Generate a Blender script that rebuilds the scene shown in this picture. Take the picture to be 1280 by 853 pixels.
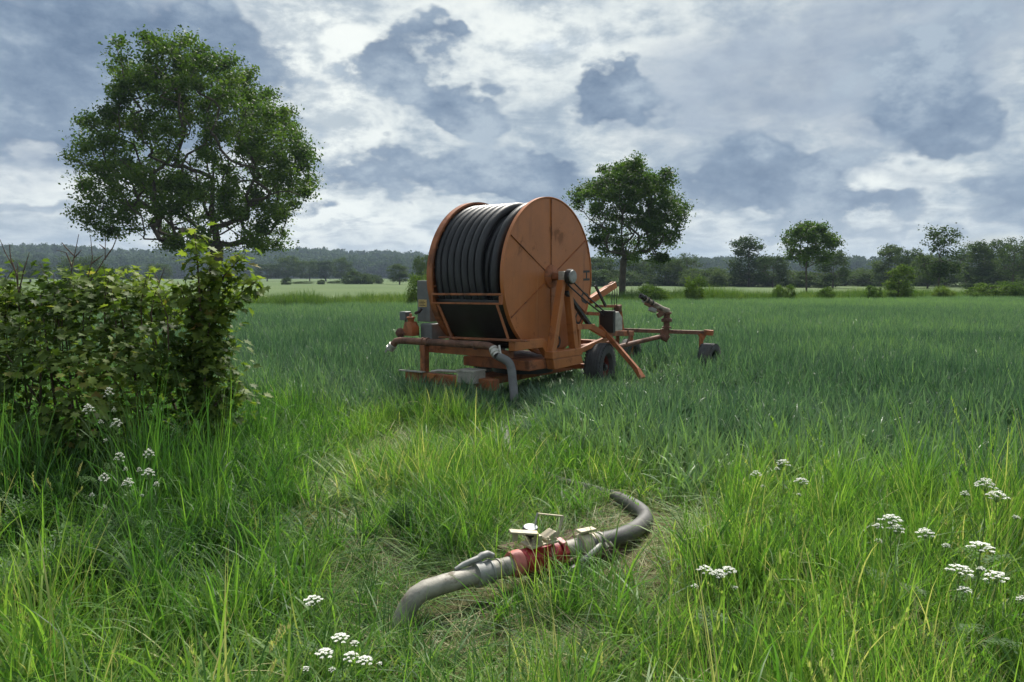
import bpy, math, random
import numpy as np
from mathutils import Vector, Matrix, Euler

for o in list(bpy.data.objects):
    bpy.data.objects.remove(o)
scene = bpy.context.scene
COL = scene.collection
R = math.radians
PI = math.pi

# ------------------------------------------------------------------ camera
F, CX, CY, EYE, HOR = 930.0, 640.0, 426.5, 1.6, 346.0
PITCH = math.atan((CY - HOR) / F)
cam_d = bpy.data.cameras.new('camera')
cam_d.sensor_width = 36.0
cam_d.lens = 36.0 * F / 1280.0
cam_d.clip_start = 0.05
cam_d.clip_end = 6000
cam = bpy.data.objects.new('camera', cam_d)
COL.objects.link(cam)
cam.location = (0, 0, EYE)
cam.rotation_euler = (PI / 2 - PITCH, 0, 0)
scene.camera = cam

# ------------------------------------------------------------------ exposure
scene.view_settings.view_transform = 'Standard'
scene.view_settings.look = 'None'
scene.view_settings.gamma = 1.0
scene.view_settings.use_curve_mapping = False
EXPO = 0.65
scene.view_settings.exposure = EXPO
scene.cycles.use_denoising = True
scene.cycles.use_adaptive_sampling = True
scene.cycles.adaptive_threshold = 0.02
scene.cycles.max_bounces = 6
scene.cycles.diffuse_bounces = 2
scene.cycles.glossy_bounces = 2
scene.cycles.transmission_bounces = 4
scene.cycles.volume_bounces = 0
scene.cycles.sample_clamp_indirect = 6

# ------------------------------------------------------------------ sun
SUN_AZ, SUN_EL = R(14), R(50)          # azimuth clockwise from +Y, elevation
sl = bpy.data.lights.new('sun', 'SUN')
sl.energy = 4.9
sl.angle = R(14)
sl.color = (1.0, 0.95, 0.86)
sun = bpy.data.objects.new('sun', sl)
COL.objects.link(sun)
sdir = Vector((math.sin(SUN_AZ) * math.cos(SUN_EL), math.cos(SUN_AZ) * math.cos(SUN_EL), math.sin(SUN_EL)))
sun.rotation_euler = (-sdir).to_track_quat('-Z', 'Y').to_euler()
sun.location = sdir * 60


# ------------------------------------------------------------------ node helper
class NT:
    def __init__(self, tree):
        self.t = tree
        tree.nodes.clear()

    def n(self, typ, **kw):
        nd = self.t.nodes.new(typ)
        for k, v in kw.items():
            setattr(nd, k, v)
        return nd

    def put(self, sock, val):
        if val is None:
            return
        if isinstance(val, bpy.types.NodeSocket):
            self.t.links.new(val, sock)
        else:
            if sock.type == 'RGBA' and len(val) == 3:
                val = (*val, 1)
            sock.default_value = val

    def m(self, op, a, b=None, c=None, clamp=False):
        nd = self.n('ShaderNodeMath', operation=op, use_clamp=clamp)
        for s, v in zip(nd.inputs, (a, b, c)):
            self.put(s, v)
        return nd.outputs[0]

    def vm(self, op, a, b=None, scale=None):
        nd = self.n('ShaderNodeVectorMath', operation=op)
        self.put(nd.inputs[0], a)
        if b is not None:
            self.put(nd.inputs[1], b)
        if scale is not None:
            self.put(nd.inputs['Scale'], scale)
        return nd.outputs['Value'] if op in ('LENGTH', 'DOT_PRODUCT', 'DISTANCE') else nd.outputs[0]

    def mix(self, fac, a, b, blend='MIX'):
        nd = self.n('ShaderNodeMix', data_type='RGBA', blend_type=blend)
        nd.clamp_factor = True
        self.put(nd.inputs[0], fac)
        self.put(nd.inputs[6], a)
        self.put(nd.inputs[7], b)
        return nd.outputs[2]

    def sstep(self, x, lo, hi):
        nd = self.n('ShaderNodeMapRange', interpolation_type='SMOOTHSTEP')
        self.put(nd.inputs[0], x)
        nd.inputs[1].default_value = lo
        nd.inputs[2].default_value = hi
        return nd.outputs[0]

    def noise(self, vec, scale, detail=4, rough=0.5, dist=0.0, out=0):
        nd = self.n('ShaderNodeTexNoise')
        if vec is not None:
            self.put(nd.inputs['Vector'], vec)
        nd.inputs['Scale'].default_value = scale
        nd.inputs['Detail'].default_value = detail
        nd.inputs['Roughness'].default_value = rough
        nd.inputs['Distortion'].default_value = dist
        return nd.outputs[out]

    def ramp(self, fac, stops):
        nd = self.n('ShaderNodeValToRGB')
        self.put(nd.inputs[0], fac)
        el = nd.color_ramp.elements
        while len(el) < len(stops):
            el.new(0.5)
        for e, (p, c) in zip(el, stops):
            e.position = p
            e.color = (*c, 1)
        return nd.outputs[0]


# ------------------------------------------------------------------ pixel to place
_fw = np.array([0, math.cos(PITCH), -math.sin(PITCH)])
_up = np.array([0, math.sin(PITCH), math.cos(PITCH)])


def ray(px, py):
    return np.array([(px - CX) / F, 0, 0]) + _up * (CY - py) / F + _fw


def P(px, py, y):
    """point seen at a photo pixel, y metres north of the camera"""
    r = ray(px, py)
    return np.array([0, 0, EYE]) + r * (y / r[1])


def G(px, py, z=0.0):
    """point seen at a photo pixel on the level plane z"""
    r = ray(px, py)
    return np.array([0, 0, EYE]) + r * ((z - EYE) / r[2])


def X(px, y):
    return (px - CX) / F * y


# ------------------------------------------------------------------ world
world = bpy.data.worlds.new('World')
scene.world = world
world.use_nodes = True


def build_world():
    N = NT(world.node_tree)
    out = N.n('ShaderNodeOutputWorld')
    bg = N.n('ShaderNodeBackground')
    N.t.links.new(bg.outputs[0], out.inputs[0])
    sky = N.n('ShaderNodeTexSky', sky_type='NISHITA')
    sky.sun_disc = False
    sky.sun_elevation = SUN_EL
    sky.sun_rotation = SUN_AZ
    sky.air_density = 1.0
    sky.dust_density = 2.0
    tc = N.n('ShaderNodeTexCoord')
    d = N.vm('NORMALIZE', tc.outputs['Generated'])
    sp = N.n('ShaderNodeSeparateXYZ')
    N.put(sp.inputs[0], d)
    x, y, z = sp.outputs
    az = N.m('ARCTAN2', x, y)
    el = N.m('ARCSINE', z)
    # cloud domain: flattened towards the horizon like a layer seen from below
    zz = N.m('MAXIMUM', z, 0.0)
    k = N.m('DIVIDE', 1.0, N.m('ADD', zz, 0.22))
    cb = N.n('ShaderNodeCombineXYZ')
    N.put(cb.inputs[0], N.m('MULTIPLY', x, k))
    N.put(cb.inputs[1], N.m('MULTIPLY', y, k))
    N.put(cb.inputs[2], N.m('MULTIPLY', z, 1.2))
    lay = cb.outputs[0]
    sc2 = N.vm('MULTIPLY', d, (1.0, 1.0, 1.7))
    warp = N.noise(sc2, 6.0, 4, 0.6, out=1)
    wsp = N.n('ShaderNodeSeparateXYZ')
    N.put(wsp.inputs[0], warp)
    azw = N.m('ADD', az, N.m('MULTIPLY', N.m('SUBTRACT', wsp.outputs[0], 0.5), 0.20))
    elw = N.m('ADD', el, N.m('MULTIPLY', N.m('SUBTRACT', wsp.outputs[1], 0.5), 0.15))
    n_big = N.noise(lay, 1.1, 3, 0.55)
    n_hi = N.noise(lay, 4.2, 6, 0.58, 0.5)
    n_fine = N.noise(sc2, 22.0, 5, 0.62)
    n_mid = N.noise(sc2, 7.5, 6, 0.60)

    def blobs(lst):
        tot = None
        for (px, py, rx, ry, w) in lst:
            r = ray(px, py)
            a0 = math.atan2(r[0], r[1])
            e0 = math.asin(r[2] / np.linalg.norm(r))
            cb = N.n('ShaderNodeCombineXYZ')
            N.put(cb.inputs[0], N.m('MULTIPLY_ADD', azw, F / rx, -a0 * F / rx))
            N.put(cb.inputs[1], N.m('MULTIPLY_ADD', elw, F / ry, -e0 * F / ry))
            q = N.vm('DOT_PRODUCT', cb.outputs[0], cb.outputs[0])
            g = N.m('POWER', 2.718, N.m('MULTIPLY', q, -1.0))
            tot = N.m('MULTIPLY', g, w) if tot is None else N.m('MULTIPLY_ADD', g, w, tot)
        return tot
    # grey sheet of high cloud, white where thin
    hi = N.m('ADD', N.m('MULTIPLY', n_hi, 0.65), N.m('MULTIPLY', n_fine, 0.45))
    sheet = N.ramp(hi, [(0.42, (0.31, 0.38, 0.48)), (0.51, (0.42, 0.48, 0.565)),
                        (0.59, (0.56, 0.605, 0.655)), (0.68, (0.80, 0.81, 0.81))])
    thin = blobs([(390, 120, 110, 150, 1.0), (660, 50, 190, 80, 0.8), (440, 285, 170, 36, 0.8),
                  (1050, 250, 80, 50, 0.6), (90, 225, 110, 42, 0.9), (1090, 215, 40, 30, 0.5), (850, 285, 60, 24, 0.6)])
    thin = N.m('MULTIPLY', thin, N.m('MULTIPLY_ADD', N.sstep(hi, 0.44, 0.62), 0.8, 0.35), clamp=True)
    sheet = N.mix(N.m('MULTIPLY', thin, 0.9), sheet, (1.0, 0.99, 0.955))
    # large soft grey bank
    veil = blobs([(1130, 60, 340, 130, 0.85), (90, 60, 210, 110, 1.2), (0, 130, 170, 70, 0.8), (200, 20, 120, 50, 0.6),
                  (900, 130, 170, 60, 0.55)])
    veil = N.m('MULTIPLY_ADD', N.sstep(n_big, 0.5, 0.75), 0.5, veil)
    veil = N.sstep(N.m('MULTIPLY_ADD', N.m('SUBTRACT', n_mid, 0.5), 1.3, veil), 0.25, 1.05)
    c1 = N.mix(N.m('MULTIPLY', veil, 0.72), sheet, N.mix(N.sstep(n_mid, 0.3, 0.7), (0.29, 0.34, 0.445), (0.47, 0.52, 0.615)))
    # compact dark cumulus
    dark = blobs([(505, 75, 50, 44, 0.95), (585, 132, 55, 24, 1.2), (560, 35, 30, 20, 0.75),
                  (768, 115, 40, 42, 1.3), (585, 215, 65, 28, 1.25), (672, 222, 70, 28, 1.25),
                  (440, 215, 75, 28, 0.75), (400, 258, 60, 14, 0.7), (935, 225, 90, 44, 1.5),
                  (1160, 142, 56, 46, 1.6), (1262, 240, 55, 28, 0.9), (1085, 262, 70, 16, 0.7),
                  (60, 110, 200, 66, 1.5), (280, 30, 60, 30, 0.6), (50, 40, 220, 70, 1.0),
                  (1010, 292, 90, 12, 0.6), (920, 135, 110, 22, 0.45), (40, 268, 90, 12, 0.55), (1190, 290, 70, 10, 0.5), (1030, 215, 40, 16, 0.4), (480, 180, 40, 14, 0.5), (1100, 60, 200, 30, 0.45)])
    dark = N.m('MULTIPLY_ADD', N.sstep(n_big, 0.56, 0.72), 0.2, dark)
    dm = N.m('MULTIPLY_ADD', N.m('SUBTRACT', n_mid, 0.5), 1.7, dark)
    dm = N.m('MULTIPLY_ADD', N.m('SUBTRACT', n_fine, 0.5), 1.0, dm)
    mask = N.sstep(dm, 0.38, 0.72)
    core = N.ramp(N.m('ADD', N.m('MULTIPLY', n_fine, 0.4), N.m('MULTIPLY', n_mid, 0.6)),
                  [(0.38, (0.135, 0.195, 0.305)), (0.50, (0.225, 0.295, 0.41)), (0.62, (0.42, 0.485, 0.58))])
    c2 = N.mix(N.m('MULTIPLY', mask, 0.93), c1, core)
    # blue gaps from the clear sky above
    gap = N.sstep(N.m('ADD', n_big, N.m('MULTIPLY', n_mid, 0.4)), 0.55, 0.42)
    blue = N.vm('SCALE', sky.outputs[0], scale=0.12)
    c3 = N.mix(N.m('MULTIPLY', gap, 0.45), c2, blue)
    # warm pale light low down
    low = N.m('EXPONENT', N.m('MULTIPLY', N.m('MAXIMUM', el, 0.0), -22.0))
    low = N.m('MULTIPLY', low, N.m('ADD', N.m('MULTIPLY', N.sstep(n_mid, 0.35, 0.65), 0.45), 0.20))
    c4 = N.mix(low, c3, (0.80, 0.75, 0.69))
    # the ground side of the sphere
    c5 = N.mix(N.sstep(z, 0.0, -0.02), c4, (0.12, 0.15, 0.10))
    fin = N.vm('SCALE', N.vm('MULTIPLY', c5, (0.95, 1.0, 0.995)), scale=SKY_GAIN)
    N.put(bg.inputs[0], fin)
    bg.inputs[1].default_value = 1.0


SKY_GAIN = 0.67
build_world()
world.cycles.sampling_method = 'MANUAL'
world.cycles.sample_map_resolution = 512
# ------------------------------------------------------------------ materials
MATS = {}


def mat(name, base, rough=0.6, metal=0.0, var=0.18, vscale=6.0, rust=0.0, rustcol=(0.09, 0.04, 0.02), bump=0.15,
        bscale=60.0, spec=0.5, dirt=0.0, dirtcol=(0.10, 0.085, 0.06), rustscale=4.0):
    m = bpy.data.materials.new(name)
    m.use_nodes = True
    N = NT(m.node_tree)
    out = N.n('ShaderNodeOutputMaterial')
    b = N.n('ShaderNodeBsdfPrincipled')
    N.t.links.new(b.outputs[0], out.inputs[0])
    co = N.n('ShaderNodeTexCoord').outputs['Object']
    n1 = N.noise(co, vscale, 6, 0.6)
    dk = tuple(c * (1 - var) for c in base)
    lt = tuple(min(0.95, c * (1 + var)) for c in base)
    c = N.mix(N.sstep(n1, 0.3, 0.7), dk, lt)
    rg = rough
    if dirt:
        n3 = N.noise(co, 2.2, 8, 0.7, 0.6)
        c = N.mix(N.m('MULTIPLY', N.sstep(n3, 0.45, 0.72), dirt), c, dirtcol)
    if name.startswith('orange'):
        n4 = N.noise(N.vm('MULTIPLY', co, (9.0, 9.0, 0.7)), 1.0, 6, 0.65)
        c = N.mix(N.m('MULTIPLY', N.sstep(n4, 0.52, 0.72), 0.5), c, (base[0] * 0.45, base[1] * 0.42, base[2] * 0.5))
        n5 = N.noise(N.vm('MULTIPLY', co, (14.0, 14.0, 1.0)), 1.0, 5, 0.6)
        c = N.mix(N.m('MULTIPLY', N.sstep(n5, 0.60, 0.75), 0.35), c, (0.50, 0.26, 0.12))
    if rust:
        n2 = N.noise(co, rustscale, 10, 0.68, 0.4)
        f = N.sstep(n2, 0.62 - rust * 0.3, 0.72 - rust * 0.25)
        c = N.mix(N.m('MULTIPLY', f, 0.85), c, rustcol)
        rg = N.m('ADD', N.m('MULTIPLY', f, 0.25), rough, clamp=True)
    N.put(b.inputs['Base Color'], c)
    N.put(b.inputs['Roughness'], rg)
    b.inputs['Metallic'].default_value = metal
    b.inputs['Specular IOR Level'].default_value = spec
    if bump:
        bp = N.n('ShaderNodeBump')
        bp.inputs['Strength'].default_value = bump
        bp.inputs['Distance'].default_value = 0.004
        N.put(bp.inputs['Height'], N.noise(co, bscale, 4, 0.6))
        N.put(b.inputs['Normal'], bp.outputs[0])
    MATS[name] = m
    return m


mat('orange_paint', (0.385, 0.128, 0.034), 0.45, var=0.12, vscale=2.2, rust=0.16, rustcol=(0.19, 0.068, 0.025), dirt=0.45,
    dirtcol=(0.28, 0.105, 0.04), bump=0.08)
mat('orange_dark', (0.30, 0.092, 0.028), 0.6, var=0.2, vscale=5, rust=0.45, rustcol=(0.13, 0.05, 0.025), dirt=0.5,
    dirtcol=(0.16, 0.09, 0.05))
mat('rusty_pipe', (0.155, 0.068, 0.042), 0.7, var=0.3, vscale=9, rust=0.5, rustcol=(0.075, 0.038, 0.027), dirt=0.4,
    dirtcol=(0.19, 0.14, 0.10))
mat('gun_metal', (0.30, 0.25, 0.19), 0.6, var=0.3, vscale=8, rust=0.6, rustcol=(0.07, 0.05, 0.038), rustscale=11, dirt=0.4)
mat('black_pipe', (0.018, 0.019, 0.022), 0.48, var=0.3, vscale=3, bump=0.05, dirt=0.35, dirtcol=(0.05, 0.05, 0.05), spec=0.4)
mat('black_paint', (0.018, 0.017, 0.017), 0.5, bump=0.02)
mat('tyre', (0.045, 0.045, 0.047), 0.8, var=0.25, vscale=8, dirt=0.6, dirtcol=(0.10, 0.09, 0.075), bump=0.3)
mat('rim_red', (0.17, 0.03, 0.025), 0.6, rust=0.4)
mat('grey_steel', (0.135, 0.145, 0.15), 0.5, metal=0.2, var=0.2, dirt=0.5, dirtcol=(0.12, 0.11, 0.10))
mat('pale_metal', (0.42, 0.40, 0.36), 0.45, metal=0.35, var=0.25, vscale=14, dirt=0.5, dirtcol=(0.22, 0.19, 0.15))
mat('galvanised', (0.27, 0.255, 0.22), 0.62, metal=0.15, var=0.3, vscale=10, rust=0.3, rustcol=(0.13, 0.10, 0.07), rustscale=9, dirt=0.8, dirtcol=(0.14, 0.12, 0.09), bump=0.4)
mat('cast_grey', (0.27, 0.27, 0.26), 0.6, metal=0.3, var=0.25, vscale=14, dirt=0.4)
mat('valve_red', (0.30, 0.012, 0.018), 0.5, var=0.3, vscale=14, rust=0.22, rustcol=(0.10, 0.03, 0.025), rustscale=12, dirt=0.5, dirtcol=(0.16, 0.05, 0.04))
mat('faded_red', (0.42, 0.12, 0.10), 0.6, var=0.2, vscale=20, dirt=0.4)
mat('beige_metal', (0.40, 0.35, 0.25), 0.5, metal=0.15, var=0.2, vscale=16, dirt=0.45, dirtcol=(0.25, 0.20, 0.13))
mat('rubber_hose', (0.070, 0.068, 0.066), 0.6, var=0.25, vscale=7, dirt=0.6, dirtcol=(0.16, 0.15, 0.13), bump=0.35, bscale=90)
mat('grey_hose', (0.115, 0.115, 0.118), 0.7, var=0.2, vscale=9, dirt=0.5, dirtcol=(0.2, 0.19, 0.18), bump=0.3)
mat('rust_plate', (0.105, 0.055, 0.040), 0.8, var=0.35, vscale=7, rust=0.3, rustcol=(0.06, 0.03, 0.022), bump=0.5)
mat('glass_white', (0.75, 0.75, 0.72), 0.15, var=0.03, bump=0)
mat('sticker', (0.50, 0.36, 0.13), 0.6, var=0.15, vscale=40)
mat('weathered_grey', (0.33, 0.31, 0.27), 0.75, var=0.2, vscale=12, dirt=0.4)
mat('soil', (0.10, 0.072, 0.048), 0.9, var=0.4, vscale=5)
mat('bark', (0.070, 0.058, 0.045), 0.9, var=0.4, vscale=2.2, bump=0.8, bscale=9)
mat('twig_brown', (0.085, 0.055, 0.04), 0.85, var=0.3, vscale=9)
mat('stem_green', (0.10, 0.17, 0.045), 0.6, var=0.2, vscale=12)
mat('petal_white', (0.72, 0.73, 0.66), 0.7, var=0.06, vscale=60)


def foliage(name, stops, trans=0.4, rough=0.55, spec=0.25, source='GEOMETRY', attr='tint', tip=None, tcol=(1.15, 1.25, 0.55),
            obj_rand=0.0):
    """leaf material; colour varies leaf by leaf through an attribute"""
    m = bpy.data.materials.new(name)
    m.use_nodes = True
    N = NT(m.node_tree)
    out = N.n('ShaderNodeOutputMaterial')
    b = N.n('ShaderNodeBsdfPrincipled')
    at = N.n('ShaderNodeAttribute', attribute_type=source, attribute_name=attr)
    f = at.outputs['Fac']
    if source == 'INSTANCER':
        bl = N.n('ShaderNodeAttribute', attribute_type='GEOMETRY', attribute_name='bl')
        f = N.m('ADD', f, N.m('MULTIPLY', N.m('SUBTRACT', bl.outputs['Fac'], 0.5), 0.8))
    if obj_rand:
        oi = N.n('ShaderNodeObjectInfo')
        f = N.m('ADD', f, N.m('MULTIPLY', N.m('SUBTRACT', oi.outputs['Random'], 0.5), obj_rand))
    c = N.ramp(f, stops)
    N.put(b.inputs['Base Color'], c)
    b.inputs['Roughness'].default_value = rough
    b.inputs['Specular IOR Level'].default_value = spec
    tr = N.n('ShaderNodeBsdfTranslucent')
    N.put(tr.inputs[0], N.mix(1.0, c, (*tcol, 1), 'MULTIPLY'))
    mx = N.n('ShaderNodeMixShader')
    mx.inputs[0].default_value = trans
    N.t.links.new(b.outputs[0], mx.inputs[1])
    N.t.links.new(tr.outputs[0], mx.inputs[2])
    N.t.links.new(mx.outputs[0], out.inputs[0])
    MATS[name] = m
    return m


foliage('oak_leaf', [(0, (0.030, 0.062, 0.012)), (0.5, (0.058, 0.110, 0.020)), (1, (0.11, 0.17, 0.03))], 0.45, obj_rand=0.25)
foliage('belt_leaf', [(0, (0.032, 0.058, 0.022)), (0.5, (0.052, 0.084, 0.032)), (1, (0.09, 0.13, 0.05))], 0.35, obj_rand=0.6, spec=0.08, rough=0.8)
foliage('bush_leaf', [(0, (0.045, 0.090, 0.018)), (0.5, (0.085, 0.145, 0.028)), (1, (0.14, 0.20, 0.045))], 0.38, obj_rand=0.9, spec=0.1, rough=0.7)
foliage('wood_leaf', [(0, (0.030, 0.055, 0.026)), (0.5, (0.045, 0.078, 0.036)), (1, (0.065, 0.10, 0.045))], 0.2,
        source='INSTANCER', spec=0.03, rough=0.9)
foliage('maple_leaf', [(0, (0.042, 0.078, 0.017)), (0.45, (0.105, 0.162, 0.033)), (0.8, (0.22, 0.275, 0.055)), (0.93, (0.30, 0.24, 0.08)),
                       (1, (0.20, 0.09, 0.04))], 0.48, rough=0.55, spec=0.2, obj_rand=0.2)
foliage('herb_leaf', [(0, (0.045, 0.105, 0.030)), (1, (0.10, 0.19, 0.055))], 0.35)
foliage('meadow_blade', [(0, (0.045, 0.115, 0.032)), (0.35, (0.105, 0.220, 0.046)), (0.7, (0.195, 0.315, 0.062)),
                         (0.88, (0.26, 0.36, 0.09)), (1, (0.44, 0.40, 0.21))], 0.50, rough=0.50, spec=0.28, source='INSTANCER',
        tcol=(1.0, 1.2, 0.5))
foliage('wheat_blade', [(0, (0.045, 0.098, 0.056)), (0.5, (0.110, 0.188, 0.104)), (0.8, (0.170, 0.260, 0.125)),
                        (1, (0.22, 0.33, 0.11))], 0.34, rough=0.46, spec=0.35, source='INSTANCER', tcol=(0.9, 1.1, 0.7))
foliage('verge_blade', [(0, (0.05, 0.105, 0.028)), (0.5, (0.085, 0.155, 0.038)), (1, (0.16, 0.215, 0.07))], 0.42,
        source='INSTANCER')
foliage('dry_blade', [(0, (0.20, 0.165, 0.08)), (0.5, (0.30, 0.27, 0.14)), (1, (0.42, 0.38, 0.23))], 0.3, source='INSTANCER')


# ------------------------------------------------------------------ mesh helpers
def orient(d, upv=(0, 0, 1)):
    d = np.asarray(d, float)
    d = d / (np.linalg.norm(d) + 1e-12)
    upv = np.asarray(upv, float)
    s = np.cross(d, upv)
    if np.linalg.norm(s) < 1e-4:
        s = np.cross(d, np.array([1.0, 0.13, 0]))
    s /= np.linalg.norm(s)
    return d, s, np.cross(s, d)


class MB:
    def __init__(self):
        self.v = []
        self.f = []
        self.mi = []

    def add(self, vs, fs):
        b = len(self.v)
        self.v.extend([tuple(map(float, p)) for p in vs])
        self.f.extend([tuple(i + b for i in q) for q in fs])
        return self

    def box(self, lo, hi):
        x0, y0, z0 = lo
        x1, y1, z1 = hi
        vs = [(x0, y0, z0), (x1, y0, z0), (x1, y1, z0), (x0, y1, z0), (x0, y0, z1), (x1, y0, z1), (x1, y1, z1), (x0, y1, z1)]
        return self.add(vs, [(0, 3, 2, 1), (4, 5, 6, 7), (0, 1, 5, 4), (1, 2, 6, 5), (2, 3, 7, 6), (3, 0, 4, 7)])

    def bar(self, a, b, w, h=None, upv=(0, 0, 1), w2=None, h2=None):
        h = w if h is None else h
        w2 = w if w2 is None else w2
        h2 = h if h2 is None else h2
        a = np.asarray(a, float)
        b = np.asarray(b, float)
        d, s, u = orient(b - a, upv)
        vs = []
        for c, ww, hh in ((a, w, h), (b, w2, h2)):
            for i, j in ((-1, -1), (1, -1), (1, 1), (-1, 1)):
                vs.append(c + s * i * ww / 2 + u * j * hh / 2)
        return self.add(vs, [(0, 1, 2, 3), (7, 6, 5, 4), (0, 4, 5, 1), (1, 5, 6, 2), (2, 6, 7, 3), (3, 7, 4, 0)])

    def tube(self, pts, r, n=10, caps=True, closed=False):
        pts = [np.asarray(p, float) for p in pts]
        k = len(pts)
        rs = r if hasattr(r, '__len__') else [r] * k
        vs, fs = [], []
        s_prev = None
        for i, p in enumerate(pts):
            if closed:
                t = pts[(i + 1) % k] - pts[i - 1]
            else:
                t = pts[min(i + 1, k - 1)] - pts[max(i - 1, 0)]
            t = t / (np.linalg.norm(t) + 1e-12)
            if s_prev is None:
                _, s, u = orient(t)
            else:
                s = s_prev - t * (s_prev @ t)
                s /= (np.linalg.norm(s) + 1e-12)
                u = np.cross(s, t)
            s_prev = s
            for j in range(n):
                a = 2 * PI * j / n
                vs.append(p + (s * math.cos(a) + u * math.sin(a)) * rs[i])
        m = k if closed else k - 1
        for i in range(m):
            for j in range(n):
                a, b = i * n + j, i * n + (j + 1) % n
                c, d = ((i + 1) % k) * n + (j + 1) % n, ((i + 1) % k) * n + j
                fs.append((a, d, c, b))
        if caps and not closed:
            fs.append(tuple(range(n)))
            fs.append(tuple(range((k - 1) * n, k * n))[::-1])
        return self.add(vs, fs)

    def lathe(self, origin, axis, prof, n=24, a0=0, a1=2 * PI, upv=(0, 0, 1)):
        """prof: list of (distance along axis, radius)"""
        o = np.asarray(origin, float)
        d, s, u = orient(axis, upv)
        vs, fs = [], []
        full = abs(a1 - a0 - 2 * PI) < 1e-6
        m = n if full else n + 1
        for (t, r) in prof:
            for j in range(m):
                a = a0 + (a1 - a0) * j / n
                vs.append(o + d * t + (s * math.cos(a) + u * math.sin(a)) * r)
        for i in range(len(prof) - 1):
            for j in range(n):
                j2 = (j + 1) % m
                fs.append((i * m + j, i * m + j2, (i + 1) * m + j2, (i + 1) * m + j))
        return self.add(vs, fs)

    def prism(self, poly, off):
        """planar polygon (3d points) extruded by a vector"""
        poly = [np.asarray(p, float) for p in poly]
        off = np.asarray(off, float)
        k = len(poly)
        vs = poly + [p + off for p in poly]
        fs = [tuple(range(k))[::-1], tuple(range(k, 2 * k))]
        for i in range(k):
            j = (i + 1) % k
            fs.append((i, j, j + k, i + k))
        return self.add(vs, fs)

    def build(self, name, m, parent=None, smooth=True, bevel=0.0, off=None):
        me = bpy.data.meshes.new(name)
        vs = self.v
        if off is not None:
            vs = [(p[0] - off[0], p[1] - off[1], p[2] - off[2]) for p in vs]
        me.from_pydata(vs, [], self.f)
        me.materials.append(MATS[m] if isinstance(m, str) else m)
        o = bpy.data.objects.new(name, me)
        COL.objects.link(o)
        if parent is not None:
            o.parent = parent
        if smooth:
            me.shade_smooth()
            md = o.modifiers.new('edge', 'EDGE_SPLIT')
            md.split_angle = R(38)
            md.use_edge_sharp = False
        if bevel:
            bv = o.modifiers.new('bevel', 'BEVEL')
            bv.width = bevel
            bv.segments = 2
            bv.limit_method = 'ANGLE'
            bv.angle_limit = R(50)
            if smooth:
                o.modifiers.move(1, 0)
        return o


def np_mesh(name, verts, faces, m, attrs=None, smooth=False):
    """fast mesh from arrays; faces is (n,3) or (n,4)"""
    me = bpy.data.meshes.new(name)
    verts = np.ascontiguousarray(verts, np.float32)
    faces = np.ascontiguousarray(faces, np.int32)
    k = faces.shape[1]
    me.vertices.add(len(verts))
    me.vertices.foreach_set('co', verts.ravel())
    me.loops.add(faces.size)
    me.loops.foreach_set('vertex_index', faces.ravel())
    me.polygons.add(len(faces))
    me.polygons.foreach_set('loop_start', np.arange(0, faces.size, k, dtype=np.int32))
    me.polygons.foreach_set('loop_total', np.full(len(faces), k, np.int32))
    me.update(calc_edges=True)
    if m is not None:
        me.materials.append(MATS[m] if isinstance(m, str) else m)
    for an, arr in (attrs or {}).items():
        a = me.attributes.new(an, 'FLOAT', 'POINT')
        a.data.foreach_set('value', np.ascontiguousarray(arr, np.float32))
    if smooth:
        me.shade_smooth()
    return me


def link(name, me, parent=None):
    o = bpy.data.objects.new(name, me)
    COL.objects.link(o)
    if parent is not None:
        o.parent = parent
    return o


def thing(name, label, cat, loc=(0, 0, 0), rz=0.0, group=None):
    o = bpy.data.objects.new(name, None)
    o.empty_display_size = 0.2
    COL.objects.link(o)
    o.location = tuple(map(float, loc))
    o.rotation_euler = (0, 0, rz)
    return tag(o, label, cat, group)


def tag(o, label, cat=None, group=None, kind=None):
    o['label'] = label
    if cat:
        o['category'] = cat
    if group:
        o['group'] = group
    if kind:
        o['kind'] = kind
    return o


def copy_thing(src, loc, rz=0.0, scale=1.0, label=None):
    c = src.copy()
    COL.objects.link(c)
    c.location = tuple(map(float, loc))
    c.rotation_euler = (0, 0, rz)
    c.scale = (scale,) * 3 if not hasattr(scale, '__len__') else scale
    if label:
        c['label'] = label
    for ch in src.children:
        d = ch.copy()
        COL.objects.link(d)
        d.parent = c
        for g in ch.children:
            e = g.copy()
            COL.objects.link(e)
            e.parent = d
    return c


# ------------------------------------------------------------------ instanced stuff (grass and the far wood)
PROTO = {}


def proto_collection(name, meshes):
    c = bpy.data.collections.new(name)
    for i, me in enumerate(meshes):
        o = bpy.data.objects.new('%s_%02d' % (name, i), me)
        c.objects.link(o)
    PROTO[name] = c
    return c


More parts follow.
